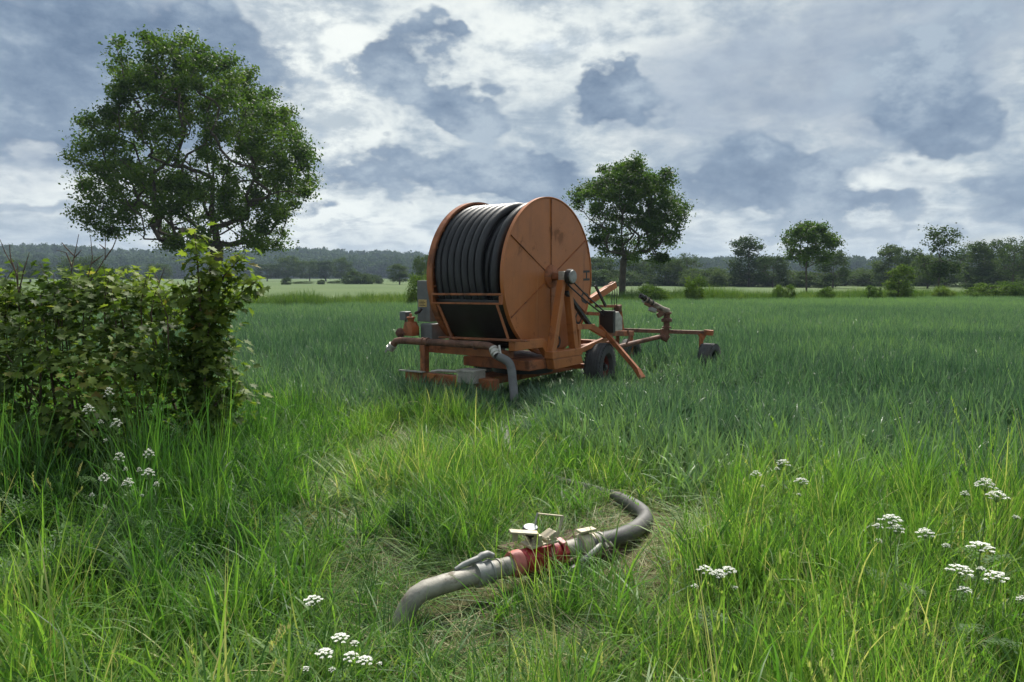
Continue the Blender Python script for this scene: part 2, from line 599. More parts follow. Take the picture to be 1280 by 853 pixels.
def scatter(name, coll, pos, rot, scl, idx, tint, label, cat, parent=None):
    n = len(pos)
    me = bpy.data.meshes.new(name)
    me.vertices.add(n)
    me.vertices.foreach_set('co', np.ascontiguousarray(pos, np.float32).ravel())

    def at(nm, typ, arr, field):
        a = me.attributes.new(nm, typ, 'POINT')
        a.data.foreach_set(field, np.ascontiguousarray(arr).ravel())
    at('rot', 'FLOAT_VECTOR', np.asarray(rot, np.float32), 'vector')
    at('scl', 'FLOAT_VECTOR', np.asarray(scl, np.float32), 'vector')
    at('idx', 'INT', np.asarray(idx, np.int32), 'value')
    at('tint', 'FLOAT', np.asarray(tint, np.float32), 'value')
    o = link(name, me, parent)
    ng = bpy.data.node_groups.new(name + '_scatter', 'GeometryNodeTree')
    ng.interface.new_socket('Geometry', in_out='INPUT', socket_type='NodeSocketGeometry')
    ng.interface.new_socket('Geometry', in_out='OUTPUT', socket_type='NodeSocketGeometry')
    gi = ng.nodes.new('NodeGroupInput')
    go = ng.nodes.new('NodeGroupOutput')
    ip = ng.nodes.new('GeometryNodeInstanceOnPoints')
    ci = ng.nodes.new('GeometryNodeCollectionInfo')
    ci.inputs['Collection'].default_value = coll
    ci.inputs['Separate Children'].default_value = True
    ci.inputs['Reset Children'].default_value = True

    def na(nm, typ):
        q = ng.nodes.new('GeometryNodeInputNamedAttribute')
        q.data_type = typ
        q.inputs['Name'].default_value = nm
        return [s for s in q.outputs if s.enabled and s.name == 'Attribute'][0]
    er = ng.nodes.new('FunctionNodeEulerToRotation')
    L = ng.links.new
    L(na('rot', 'FLOAT_VECTOR'), er.inputs[0])
    L(gi.outputs[0], ip.inputs['Points'])
    L(ci.outputs[0], ip.inputs['Instance'])
    ip.inputs['Pick Instance'].default_value = True
    L(na('idx', 'INT'), ip.inputs['Instance Index'])
    L(er.outputs[0], ip.inputs['Rotation'])
    L(na('scl', 'FLOAT_VECTOR'), ip.inputs['Scale'])
    L(ip.outputs[0], go.inputs[0])
    md = o.modifiers.new('scatter', 'NODES')
    md.node_group = ng
    tag(o, label, cat, kind='stuff')
    return o


def blades(rng, n, h, w, spread, lean, curl, segs=5, hvar=0.3, root_lean=0.15, fold=0.0):
    """n curved grass blades; returns verts, quads, per-blade random"""
    t = np.linspace(0, 1, segs + 1)
    phi = rng.uniform(0, 2 * PI, n)
    rad = spread * np.sqrt(rng.uniform(0, 1, n))
    pa = rng.uniform(0, 2 * PI, n)
    bx, by = rad * np.cos(pa), rad * np.sin(pa)
    hh = h * (1 + hvar * rng.uniform(-1, 1, n))
    th0 = np.abs(rng.normal(0, root_lean, n)) + lean * rng.uniform(0.2, 1, n)
    kk = curl * rng.uniform(0.1, 1.0, n) ** 1.3
    ang = th0[:, None] + kk[:, None] * t[None, :] ** 1.6
    dl = hh[:, None] / segs
    am = 0.5 * (ang[:, 1:] + ang[:, :-1])
    rr = np.concatenate([np.zeros((n, 1)), np.cumsum(np.sin(am) * dl, 1)], 1)
    zz = np.concatenate([np.zeros((n, 1)), np.cumsum(np.cos(am) * dl, 1)], 1)
    cx = bx[:, None] + rr * np.cos(phi)[:, None]
    cy = by[:, None] + rr * np.sin(phi)[:, None]
    tw = phi[:, None] + PI / 2 + rng.normal(0, 0.5, n)[:, None] + rng.normal(0, 0.6, n)[:, None] * t[None, :]
    ww = w * rng.uniform(0.6, 1.3, n)[:, None] * (0.55 + 0.45 * np.sin(np.clip(t * 2.2, 0, PI / 2)))[None, :] * (1 - t[None, :] ** 2.2 * 0.97)
    sx, sy = np.cos(tw) * ww / 2, np.sin(tw) * ww / 2
    A = np.stack([cx - sx, cy - sy, zz], -1)
    B = np.stack([cx + sx, cy + sy, zz], -1)
    V = np.stack([A, B], 2).reshape(-1, 3)
    k = 2 * (segs + 1)
    base = (np.arange(n) * k)[:, None]
    s = np.arange(segs)[None, :] * 2
    q = np.stack([base + s, base + s + 1, base + s + 3, base + s + 2], -1).reshape(-1, 4)
    bl = np.repeat(np.clip(rng.normal(0.5, 0.3, n), -0.1, 1.1), k)
    return V, q, bl


def join(parts):
    vs, fs, bs = [], [], []
    o = 0
    for v, f, b in parts:
        vs.append(v)
        fs.append(f + o)
        bs.append(b)
        o += len(v)
    return np.concatenate(vs), np.concatenate(fs), np.concatenate(bs)


def leaf_quads(rng, cen, size, nrm, aspect=0.62):
    """one diamond leaf (a folded quad) per centre"""
    n = len(cen)
    nrm = nrm / (np.linalg.norm(nrm, axis=1, keepdims=True) + 1e-9)
    r = rng.normal(0, 1, (n, 3))
    a = np.cross(nrm, r)
    a /= (np.linalg.norm(a, axis=1, keepdims=True) + 1e-9)
    b = np.cross(nrm, a)
    s = np.asarray(size)[:, None]
    V = np.stack([cen - a * s * 0.5, cen + b * s * 0.5 * aspect + nrm * s * 0.06, cen + a * s * 0.5,
                  cen - b * s * 0.5 * aspect + nrm * s * 0.06], 1).reshape(-1, 3)
    q = np.arange(4 * n).reshape(n, 4)
    return V, q


def in_poly(x, z, poly):
    poly = np.asarray(poly, float)
    inside = np.zeros(len(x), bool)
    j = len(poly) - 1
    for i in range(len(poly)):
        xi, zi = poly[i]
        xj, zj = poly[j]
        c = ((zi > z) != (zj > z)) & (x < (xj - xi) * (z - zi) / (zj - zi + 1e-12) + xi)
        inside ^= c
        j = i
    return inside


# ------------------------------------------------------------------ trees
def tree_mesh(rng, poly, trunk, ntips, depth, leaf_n, leaf_size, clump, r_tip=0.018, rexp=0.47, hollow=0.35, step=0.8, limb_pts=None,
              shell=0.0):
    """poly: crown outline in (x, z) metres; trunk: list of (x, y, z); returns trunk MB and leaf arrays"""
    poly = np.asarray(poly, float)
    x0, z0 = poly.min(0)
    x1, z1 = poly.max(0)
    cxm = 0.5 * (x0 + x1)
    tips = np.zeros((0, 3))
    while len(tips) < ntips:
        m = ntips * 6
        dep = rng.uniform(-1, 1, m)
        z = rng.uniform(z0, z1, m)
        xx = rng.uniform(x0, x1, m)
        k = np.sqrt(np.clip(1 - dep ** 2, 0.05, 1))
        xs = cxm + (xx - cxm) / k
        ok = in_poly(xs, z, poly)
        # leave the inside of the crown mostly bare of foliage
        zc = z0 + 0.38 * (z1 - z0)
        rel = np.sqrt(((xx - cxm) / (0.5 * (x1 - x0))) ** 2 + dep ** 2 + ((z - zc) / (0.62 * (z1 - z0))) ** 2)
        ok &= (rel > hollow) | (rng.uniform(0, 1, m) < 0.25)
        tips = np.concatenate([tips, np.stack([xx, dep * depth, z], 1)[ok]])
    tips = tips[:ntips]
    tr = [np.array(p, float) for p in trunk]
    nodes, par = [], []
    for i, p in enumerate(tr):
        if i == 0:
            nodes.append(p)
            par.append(-1)
            continue
        a = tr[i - 1]
        kseg = max(1, int(np.linalg.norm(p - a) / step))
        for s in range(1, kseg + 1):
            q = a + (p - a) * s / kseg
            if s < kseg:
                q = q + rng.normal(0, 0.025, 3) * step
            nodes.append(q)
            par.append(len(nodes) - 2)
    zfork = max(poly[:, 1].min() * 0.9, tr[0][2] + 0.25 * (z1 - tr[0][2])) if len(tr) < 3 else tr[1][2]
    order = np.argsort(np.linalg.norm(tips - np.array([tr[0][0], tr[0][1], zfork]), axis=1))
    for ti in order:
        tip = tips[ti]
        A = np.array(nodes)
        dv = tip - A
        dist = np.linalg.norm(dv, axis=1)
        up = dv[:, 2] / (dist + 1e-6)
        cost = dist * (1 + 0.9 * np.clip(0.25 - up, 0, 2)) + np.where(A[:, 2] < zfork, 50, 0)
        i = int(np.argmin(cost))
        a = A[i]
        L = dist[i]
        ks = max(1, int(round(L / step)))
        out = tip - a
        side = np.cross(out, rng.normal(0, 1, 3))
        side = side / (np.linalg.norm(side) + 1e-9)
        p = i
        for s in range(1, ks + 1):
            t = s / ks
            q = a + out * t + np.array([0, 0, -0.10 * L * math.sin(PI * t)]) + side * 0.08 * L * math.sin(PI * t)
            if s < ks:
                q = q + rng.normal(0, 0.06, 3) * step
            nodes.append(q)
            par.append(p)
            p = len(nodes) - 1
    nodes = np.array(nodes)
    n = len(nodes)
    cnt = np.zeros(n)
    haschild = np.zeros(n, bool)
    for i in range(n):
        if par[i] >= 0:
            haschild[par[i]] = True
    cnt[~haschild] = 1
    for i in range(n - 1, 0, -1):
        cnt[par[i]] += cnt[i]
    rad = r_tip * cnt ** rexp
    rad[0] *= 1.25
    mb = MB()
    for i in range(1, n):
        p = par[i]
        k = 8 if rad[i] > 0.12 else (5 if rad[i] > 0.04 else 3)
        rb = rad[i] * 1.05 if cnt[p] > cnt[i] * 1.6 else rad[p]
        mb.tube([nodes[p], nodes[i]], [rb, rad[i]], k, caps=False)
    # leaves along the outer twigs
    small = np.where(cnt <= 2.5)[0]
    wgt = np.where(cnt[small] == 1, 1.0, 0.6) * np.exp(rng.normal(0, 0.65, len(small)))
    cs = rng.choice(small, leaf_n, p=wgt / wgt.sum())
    csz = rng.uniform(0.6, 1.25, n) * clump
    off = rng.normal(0, 1, (leaf_n, 3)) * csz[cs][:, None] * np.array([1, 1, 0.7])
    cen = nodes[cs] + off
    nr = rng.normal(0, 1, (leaf_n, 3)) + np.array([0, 0, 0.9])
    tw = rng.uniform(0.2, 0.8, n)
    tint = np.clip(tw[cs] + rng.normal(0, 0.14, leaf_n), 0, 1)
    V, q = leaf_quads(rng, cen, leaf_size * rng.uniform(0.6, 1.35, leaf_n), nr)
    return mb, V, q, np.repeat(tint, 4)


def px_tree(name, label, base_px, y, poly_px, trunk_px, seed, ntips, leaf_n, leaf_size, clump, leafmat='oak_leaf', group=None, depth_k=0.42, shrink=1.0, dx=0.0,
            r_tip=0.02, hollow=0.35, rexp=0.47, step=0.8, cat='tree'):
    rng = np.random.default_rng(seed)
    s = y / F * 1.0
    zb = 0.0
    x0 = X(base_px, y)

    def cv(p):
        w = P(base_px + dx + (p[0] - base_px) * shrink, HOR + (p[1] - HOR) * shrink, y)
        return (w[0] - x0, w[2])
    poly = [cv(p) for p in poly_px]
    trunk = [(0, 0, -0.1)] + [(cv(p)[0], rng.normal(0, 0.15), cv(p)[1]) for p in trunk_px]
    wd = max(p[0] for p in poly) - min(p[0] for p in poly)
    mb, V, q, tint = tree_mesh(rng, poly, trunk, ntips, wd * depth_k, leaf_n, leaf_size, clump, r_tip, rexp, hollow, step)
    t = thing(name, label, cat, (x0, y, zb), 0, group)
    mb.build('trunk', 'bark', t, smooth=True)
    o = link('crown', np_mesh('crown', V, q, leafmat, {'tint': tint}), t)
    o['kind'] = 'stuff'
    return t


# ================================================================== SETTING
rs = np.random.default_rng(11)


def ground_z(x, y):
    return (0.035 * np.sin(x * 1.3 + 0.6 * np.sin(y * 0.9)) + 0.03 * np.sin(y * 1.7 + x * 0.5)) * np.clip(1 - (y - 8) / 8, 0, 1) * np.clip(y + 4, 0, 1)


def ground_material():
    m = bpy.data.materials.new('ground_cover')
    m.use_nodes = True
    N = NT(m.node_tree)
    out = N.n('ShaderNodeOutputMaterial')
    b = N.n('ShaderNodeBsdfPrincipled')
    N.t.links.new(b.outputs[0], out.inputs[0])
    co = N.n('ShaderNodeTexCoord').outputs['Object']
    sp = N.n('ShaderNodeSeparateXYZ')
    N.put(sp.inputs[0], co)
    n1 = N.noise(co, 3.0, 8, 0.65)
    n2 = N.noise(co, 0.03, 5, 0.6)
    n3 = N.noise(co, 40.0, 6, 0.7)
    near = N.mix(N.sstep(n1, 0.35, 0.65), (0.050, 0.060, 0.020), (0.10, 0.085, 0.045))
    near = N.mix(N.m('MULTIPLY', n3, 0.5), near, (0.13, 0.11, 0.06))
    far = N.mix(N.sstep(n2, 0.3, 0.7), (0.075, 0.118, 0.044), (0.105, 0.145, 0.060))
    f = N.sstep(N.m('ADD', sp.outputs[1], N.m('MULTIPLY', n1, 3.0)), 38, 54)
    N.put(b.inputs['Base Color'], N.mix(f, near, far))
    b.inputs['Roughness'].default_value = 0.95
    b.inputs['Specular IOR Level'].default_value = 0.1
    bp = N.n('ShaderNodeBump')
    bp.inputs['Strength'].default_value = 0.6
    bp.inputs['Distance'].default_value = 0.03
    N.put(bp.inputs['Height'], N.noise(co, 14.0, 8, 0.7))
    N.put(b.inputs['Normal'], bp.outputs[0])
    MATS['ground_cover'] = m


def build_ground():
    ground_material()
    ys = np.concatenate([[-300, -60, -10], np.linspace(-4, 16, 81), [20, 30, 45, 70, 120, 250, 500, 900, 1500, 2600]])
    xs = np.concatenate([[-2600, -1200, -500, -200, -80, -30, -15], np.linspace(-10, 10, 81), [15, 30, 80, 200, 500, 1200, 2600]])
    Xg, Yg = np.meshgrid(xs, ys)
    Zg = ground_z(Xg, Yg) * (np.abs(Xg) < 14)
    V = np.stack([Xg, Yg, Zg], -1).reshape(-1, 3)
    nx = len(xs)
    i, j = np.meshgrid(np.arange(len(ys) - 1), np.arange(nx - 1), indexing='ij')
    a = (i * nx + j).ravel()
    q = np.stack([a, a + 1, a + nx + 1, a + nx], 1)
    o = link('ground', np_mesh('ground', V, q, 'ground_cover', smooth=True))
    o['kind'] = 'structure'
    o['label'] = 'flat farmland under grass and crop reaching to the hills'


build_ground()


def hill_h(x, y):
    az = np.arctan2(x, y)
    left = np.clip((0.08 - az) / 0.25, 0, 1)
    h = 6.5 + 10 * left + 1.6 * np.sin(az * 21 + 1) + 1.2 * np.sin(az * 47 + 2)
    r = np.hypot(x, y)
    s = np.clip((r - 560) / 330, 0, 1)
    return h * (s * s * (3 - 2 * s))


def build_hills():
    az = np.linspace(-1.25, 1.25, 161)
    rr = np.array([540, 600, 660, 720, 780, 840, 900, 1000, 1200, 1600])
    A, Rr = np.meshgrid(az, rr)
    x, y = np.sin(A) * Rr, np.cos(A) * Rr
    z = hill_h(x, y) - 0.3
    V = np.stack([x, y, z], -1).reshape(-1, 3)
    nx = len(az)
    i, j = np.meshgrid(np.arange(len(rr) - 1), np.arange(nx - 1), indexing='ij')
    a = (i * nx + j).ravel()
    q = np.stack([a, a + 1, a + nx + 1, a + nx], 1)
    mat('hill_soil', (0.05, 0.075, 0.035), 0.95, var=0.2, vscale=0.01, bump=0)
    o = link('hills', np_mesh('hills', V, q, 'hill_soil', smooth=True))
    o['kind'] = 'structure'
    o['label'] = 'long low wooded hills along the horizon'
    # the wood on them
    meshes = []
    for k in range(6):
        rng = np.random.default_rng(500 + k)
        n = 260
        lob = rng.normal(0, 1, (7, 3)) * np.array([1.9, 1.9, 1.6]) + np.array([0, 0, 6.5])
        li = rng.integers(0, 7, n)
        d = rng.normal(0, 1, (n, 3))
        d /= np.linalg.norm(d, axis=1, keepdims=True)
        cen = lob[li] + d * rng.uniform(1.4, 2.5, n)[:, None] * np.array([1, 1, 1.15])
        Vv, qq = leaf_quads(rng, cen, rng.uniform(1.0, 2.0, n), d + rng.normal(0, 0.35, (n, 3)), 0.85)
        meshes.append(np_mesh('wood_crown', Vv, qq, 'wood_leaf', {'bl': np.repeat(rng.uniform(0.2, 0.8, n), 4)}))
    pc = proto_collection('wood_crowns', meshes)
    rng = np.random.default_rng(77)
    n = 15000
    a = rng.uniform(-0.80, 0.80, n)
    r = 555 + 460 * rng.uniform(0, 1, n) ** 0.9
    x, y = np.sin(a) * r, np.cos(a) * r
    z = hill_h(x, y) - 0.6
    sc = rng.uniform(0.75, 1.35, n)
    scatter('hill_wood', pc, np.stack([x, y, z], 1), np.stack([np.zeros(n), np.zeros(n), rng.uniform(0, 6.28, n)], 1),
            np.stack([sc, sc, sc * rng.uniform(0.85, 1.3, n)], 1), rng.integers(0, 6, n), np.clip(rng.normal(0.5, 0.3, n), 0, 1),
            'distant hazy wood covering the hills on the horizon', 'wood')


build_hills()


# ------------------------------------------------------------------ crop, meadow, verge
def wob(x, y, k=1.0, s=0.0):
    return (np.sin(x * 1.9 * k + 1.3 * np.sin(y * 1.1 * k + s) + s) + np.sin(y * 2.3 * k + 1.7 * np.sin(x * 0.8 * k + 2 * s) + 1.7)
            + 0.6 * np.sin((x + y) * 4.1 * k + s)) / 2.6


_bpx = np.array([-200, 150, 290, 400, 560, 650, 720, 850, 1000, 1280, 1700])
_bdp = np.array([11.0, 10.5, 9.0, 7.8, 8.2, 7.4, 6.2, 5.2, 5.0, 4.6, 4.2])


def crop_start(x, y):
    px = CX + F * x / np.maximum(y, 0.5)
    return np.interp(px, _bpx, _bdp) + 0.45 * wob(x, y, 1.4, 0.3)


def field_edge(x):
    return 37.5 + 0.30 * np.clip(x, -30, 40)


O_M = np.array([0.01, 10.25, 0.0])
U_M = np.array([0.8, -0.6, 0.0])
V_M = np.array([0.6, 0.8, 0.0])

# the line of the pipe, valve and hose on the ground (from photo pixels, on the ground)
HOSE_PX = [(552, 733), (600, 712), (650, 697), (690, 690), (735, 681), (770, 673), (797, 658), (807, 645), (799, 635), (788, 630)]
HOSE_XY = np.array([G(p[0], p[1], 0.12)[:2] for p in HOSE_PX])


def dist_poly(x, y, pts):
    d = np.full(len(x), 1e9)
    for a, b in zip(pts[:-1], pts[1:]):
        ab = b - a
        t = np.clip(((x - a[0]) * ab[0] + (y - a[1]) * ab[1]) / (ab @ ab), 0, 1)
        d = np.minimum(d, np.hypot(x - a[0] - ab[0] * t, y - a[1] - ab[1] * t))
    return d


def build_grass():
    rng = np.random.default_rng(5)
    # --- crop
    near = []
    for k in range(7):
        r = np.random.default_rng(100 + k)
        V, q, b = join([blades(r, 13, 0.42, 0.021, 0.13, 0.10, 0.75, 5, 0.30, 0.16), blades(r, 8, 0.38, 0.022, 0.13, 0.25, 2.1, 6, 0.25)])
        near.append(np_mesh('wheat', V, q, 'wheat_blade', {'bl': b}))
    pn = proto_collection('wheat_tufts', near)
    far = []
    for k in range(5):
        r = np.random.default_rng(140 + k)
        V, q, b = join([blades(r, 60, 0.42, 0.022, 0.42, 0.10, 0.9, 3, 0.28, 0.14), blades(r, 40, 0.40, 0.025, 0.42, 0.2, 2.1, 4, 0.25)])
        far.append(np_mesh('wheat', V, q, 'wheat_blade', {'bl': b}))
    pf = proto_collection('wheat_patches', far)

    def sample(y0, y1, dens, mx=0.80, extra=1.5):
        area = mx * (y1 * y1 - y0 * y0) + 2 * extra * (y1 - y0)
        n = int(area * dens)
        yy = np.sqrt(rng.uniform(y0 * y0, y1 * y1, n))
        xx = rng.uniform(-1, 1, n) * (mx * yy + extra)
        return xx, yy

    def fin(x, y, h, lean, tint, idx_n):
        n = len(x)
        rot = np.stack([rng.normal(0, lean, n), rng.normal(0, lean, n), rng.uniform(0, 6.28, n)], 1)
        w = rng.uniform(0.85, 1.15, n)
        return (np.stack([x, y, ground_z(x, y) - 0.01], 1), rot, np.stack([w, w, h], 1), rng.integers(0, idx_n, n), np.clip(tint, 0, 1))

    def in_machine(x, y):
        lx = (x - O_M[0]) * U_M[0] + (y - O_M[1]) * U_M[1]
        ly = (x - O_M[0]) * V_M[0] + (y - O_M[1]) * V_M[1]
        return (np.abs(lx) < 0.85) & (ly > -1.25) & (ly < 1.9)
    x, y = sample(3.8, 17, 46)
    ok = y > crop_start(x, y)
    x, y = x[ok], y[ok]
    h = rng.uniform(0.82, 1.12, len(x)) * (1 + 0.10 * wob(x, y, 0.5, 2)) * np.clip(0.75 + 0.5 * (y - crop_start(x, y)), 0.7, 1)
    h = np.where(in_machine(x, y), h * 0.55, h)
    h *= 1 - 0.32 * np.exp(-((x - 0.8) / 2.3) ** 2 - ((y - 10.0) / 2.0) ** 2)
    h *= 1 - 0.68 * np.exp(-((x - 0.02) / 0.34) ** 2 - ((y - 7.9) / 1.0) ** 2)
    tint = 0.42 + 0.22 * wob(x, y, 0.45, 1) + rng.normal(0, 0.12, len(x)) + 0.40 * np.clip(1 - (y - crop_start(x, y)) / 1.8, 0, 1)
    scatter('wheat_crop', pn, *fin(x, y, h, 0.10, tint, 7), 'young blue-green wheat growing around the hose reel', 'crop')
    x, y = sample(16.5, 52, 5.0)
    ok = y < field_edge(x)
    x, y = x[ok], y[ok]
    tint = 0.45 + 0.20 * wob(x, y, 0.16, 1) + rng.normal(0, 0.10, len(x)) + 0.012 * (y - 16)
    scatter('wheat_crop', pf, *fin(x, y, rng.uniform(0.9, 1.1, len(x)) * (1 + 0.08 * wob(x, y, 0.2, 3)), 0.06, tint, 5),
            'far part of the wheat field up to the verge', 'crop')

    # --- meadow
    kinds = []
    for k in range(5):      # fine upright
        r = np.random.default_rng(200 + k)
        V, q, b = join([blades(r, 19, 0.48, 0.0068, 0.09, 0.12, 0.9, 6, 0.40, 0.14), blades(r, 12, 0.30, 0.007, 0.09, 0.35, 1.8, 5, 0.3)])
        kinds.append(np_mesh('meadow', V, q, 'meadow_blade', {'bl': b}))
    for k in range(5):      # broad arching
        r = np.random.default_rng(220 + k)
        V, q, b = join([blades(r, 13, 0.52, 0.0118, 0.07, 0.18, 2.5, 8, 0.35, 0.14), blades(r, 7, 0.34, 0.011, 0.08, 0.2, 1.0, 5, 0.3)])
        kinds.append(np_mesh('meadow', V, q, 'meadow_blade', {'bl': b}))
    for k in range(5):      # short dense fill
        r = np.random.default_rng(240 + k)
        V, q, b = blades(r, 34, 0.19, 0.005, 0.12, 0.35, 1.5, 4, 0.4, 0.25)
        kinds.append(np_mesh('meadow', V, q, 'meadow_blade', {'bl': b}))
    for k in range(4):      # flattened
        r = np.random.default_rng(260 + k)
        V, q, b = blades(r, 30, 0.42, 0.006, 0.10, 1.15, 0.5, 5, 0.35, 0.2)
        V[:, 2] = V[:, 2] * 0.55 + 0.01
        kinds.append(np_mesh('meadow', V, q, 'meadow_blade', {'bl': b}))
    for k in range(3):      # seeding stalks
        r = np.random.default_rng(280 + k)
        prt = [blades(r, 5, 0.62, 0.0035, 0.10, 0.10, 0.55, 6, 0.2, 0.1)]
        V0, q0, b0 = prt[0]
        tips = V0.reshape(5, 7, 2, 3).mean(2)
        for s in range(5):
            e = tips[s, -1]
            dr = tips[s, -1] - tips[s, -2]
            for j in range(9):
                V, q, b = blades(r, 2, 0.028, 0.007, 0.003, 0.2, 0.3, 2, 0.3)
                prt.append((V + e - dr * j * 0.14, q, b * 0.3 + 0.55))
        V, q, b = join(prt)
        kinds.append(np_mesh('meadow', V, q, 'meadow_blade', {'bl': b}))
    pm = proto_collection('meadow_tufts', kinds)
    x, y = sample(1.55, 10.5, 150, 0.78, 0.5)
    cs = crop_start(x, y)
    ok = y < cs + rng.normal(0, 0.25, len(x))
    # the darker strip below the hedge runs on behind it
    x, y, cs = x[ok], y[ok], cs[ok]
    px = CX + F * x / y
    dh = dist_poly(x, y, HOSE_XY)
    trod = np.exp(-((dh / 0.50) ** 2))
    # trodden lane from the valve back to the machine and bare patch right of it
    lane = dist_poly(x, y, np.array([[-0.75, 3.7], [-1.25, 4.9], [-1.45, 6.2], [-1.0, 7.6]]))
    trod = np.maximum(trod, 0.85 * np.exp(-((lane / 0.34) ** 2)))
    bare = dist_poly(x, y, np.array([[0.75, 3.9], [1.05, 4.25], [0.95, 4.6]]))
    trod = np.maximum(trod, 0.95 * np.exp(-((bare / 0.36) ** 2)))
    front = dist_poly(x, y, np.array([[-0.1, 3.15], [0.35, 3.1], [0.55, 3.35]]))
    trod = np.maximum(trod, 0.8 * np.exp(-((front / 0.42) ** 2)))
    on_plate = (x > -0.12) & (x < 0.50) & (dh < 0.15)
    keep = (dh > 0.085) & ~on_plate & (rng.uniform(0, 1, len(x)) > 0.6 * np.exp(-((bare / 0.26) ** 2))) & (rng.uniform(0, 1, len(x)) > 0.30 * trod)
    x, y, cs, px, dh, trod = [a[keep] for a in (x, y, cs, px, dh, trod)]
    n = len(x)
    # tussocks
    tx, ty = sample(1.5, 10.5, 7.0, 0.78, 0.5)
    tid = rng.normal(0, 1, len(tx))
    td = np.full(n, 1e9)
    tv = np.zeros(n)
    for j in range(len(tx)):
        dd = (x - tx[j]) ** 2 + (y - ty[j]) ** 2
        b_ = dd < td
        td = np.where(b_, dd, td)
        tv = np.where(b_, tid[j], tv)
    tus = np.exp(-td / (0.13 ** 2))
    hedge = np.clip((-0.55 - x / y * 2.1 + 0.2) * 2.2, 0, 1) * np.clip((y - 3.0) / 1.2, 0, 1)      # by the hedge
    right = np.clip((x - 0.35) * 1.6, 0, 1) * np.clip((4.9 - y) / 1.0, 0, 1)
    leftlow = np.clip((-0.25 - x) * 2, 0, 1) * np.clip((3.9 - y) / 0.9, 0, 1)
    u = rng.uniform(0, 1, n)
    p_broad = np.clip(0.30 + 0.35 * leftlow + 0.30 * hedge - 0.10 * right, 0.05, 0.8)
    kind = np.where(u < p_broad, 1, 0)
    u2 = rng.uniform(0, 1, n)
    kind = np.where(u2 < 0.12 + 0.22 * (1 - tus), 2, kind)
    kind = np.where(u2 > 0.985 - 0.05 * right, 4, kind)
    u3 = rng.uniform(0, 1, n)
    kind = np.where(u3 < trod * 0.55, 3, kind)
    kind = np.where((u3 >= trod * 0.55) & (u3 < trod * 0.98), 2, kind)
    base = np.array([0, 5, 10, 15, 19])[kind]
    num = np.array([5, 5, 5, 4, 3])[kind]
    idx = base + (rng.uniform(0, 1, n) * num).astype(int)
    h = rng.uniform(0.72, 1.10, n) * (1 + 0.28 * wob(x, y, 1.3, 0.7))
    h *= 0.86 + 0.10 * hedge + 0.16 * right + 0.14 * leftlow + 0.55 * np.exp(-(((x + 2.0) / 0.7) ** 2 + ((y - 5.0) / 0.55) ** 2)) + 0.35 * np.exp(-(((x + 3.3) / 0.9) ** 2 + ((y - 4.9) / 0.5) ** 2))
    h *= 0.66 + 0.55 * tus * (1 + 0.2 * tv)
    h *= 1 - 0.35 * trod
    h = np.where(dh < 0.24, h * 0.45, h)
    h *= 1 - 0.68 * np.exp(-((x - 0.02) / 0.34) ** 2 - ((y - 7.9) / 1.0) ** 2)
    h = np.maximum(h, 0.2)
    tint = 0.42 + 0.14 * wob(x, y, 0.9, 4) + 0.05 * right - 0.36 * hedge + rng.normal(0, 0.11, n) + 0.04 * trod  # hedge term darkens the blades, putting the hedge's shade into their colour
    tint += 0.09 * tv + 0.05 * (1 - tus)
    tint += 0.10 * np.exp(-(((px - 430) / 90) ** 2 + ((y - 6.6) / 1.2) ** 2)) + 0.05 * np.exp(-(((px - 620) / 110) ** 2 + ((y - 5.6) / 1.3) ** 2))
    tint = np.where(rng.uniform(0, 1, n) < 0.02 + 0.05 * trod, rng.uniform(0.9, 1, n), tint)
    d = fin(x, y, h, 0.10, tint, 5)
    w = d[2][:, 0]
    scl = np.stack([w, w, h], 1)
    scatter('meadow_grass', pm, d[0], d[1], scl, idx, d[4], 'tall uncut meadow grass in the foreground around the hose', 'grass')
    # dry litter on the trodden places
    lit = []
    for k in range(4):
        r = np.random.default_rng(300 + k)
        V, q, b = blades(r, 22, 0.26, 0.0045, 0.12, 1.3, 0.4, 4, 0.5, 0.2)
        V[:, 2] = V[:, 2] * 0.4 + 0.015
        lit.append(np_mesh('litter', V, q, 'dry_blade', {'bl': b}))
    pl = proto_collection('dry_litter', lit)
    m = (rng.uniform(0, 1, n) < 0.32 * trod ** 1.5)
    xl, yl = x[m] + rng.normal(0, 0.05, m.sum()), y[m] + rng.normal(0, 0.05, m.sum())
    scatter('dry_grass', pl, *fin(xl, yl, rng.uniform(0.7, 1.2, m.sum()), 0.05, rng.uniform(0, 1, m.sum()), 4),
            'flattened dry straw-coloured grass on the trodden ground', 'dry grass')
    # --- verge beyond the crop
    vg = []
    for k in range(5):
        r = np.random.default_rng(320 + k)
        V, q, b = join([blades(r, 70, 0.75, 0.022, 0.40, 0.1, 0.8, 4, 0.35, 0.15), blades(r, 20, 0.55, 0.03, 0.4, 0.3, 1.6, 4, 0.3)])
        vg.append(np_mesh('verge', V, q, 'verge_blade', {'bl': b}))
    pv = proto_collection('verge_tufts', vg)
    nv = 5200
    xv = rng.uniform(-36, 46, nv)
    yv = field_edge(xv) + 5.5 * rng.uniform(0, 1, nv) ** 1.2
    hv = rng.uniform(0.5, 1.15, nv) * (0.85 + 0.25 * wob(xv, yv, 0.25, 2) + 0.25 * wob(xv, yv, 0.9, 1))
    tv = 0.45 + 0.3 * wob(xv, yv, 0.35, 5) + 0.2 * wob(xv, yv, 1.1, 2) + rng.normal(0, 0.2, nv)
    scatter('verge_grass', pv, *fin(xv, yv, hv, 0.08, tv, 5), 'rough tall grass verge along the far edge of the wheat', 'grass')


build_grass()

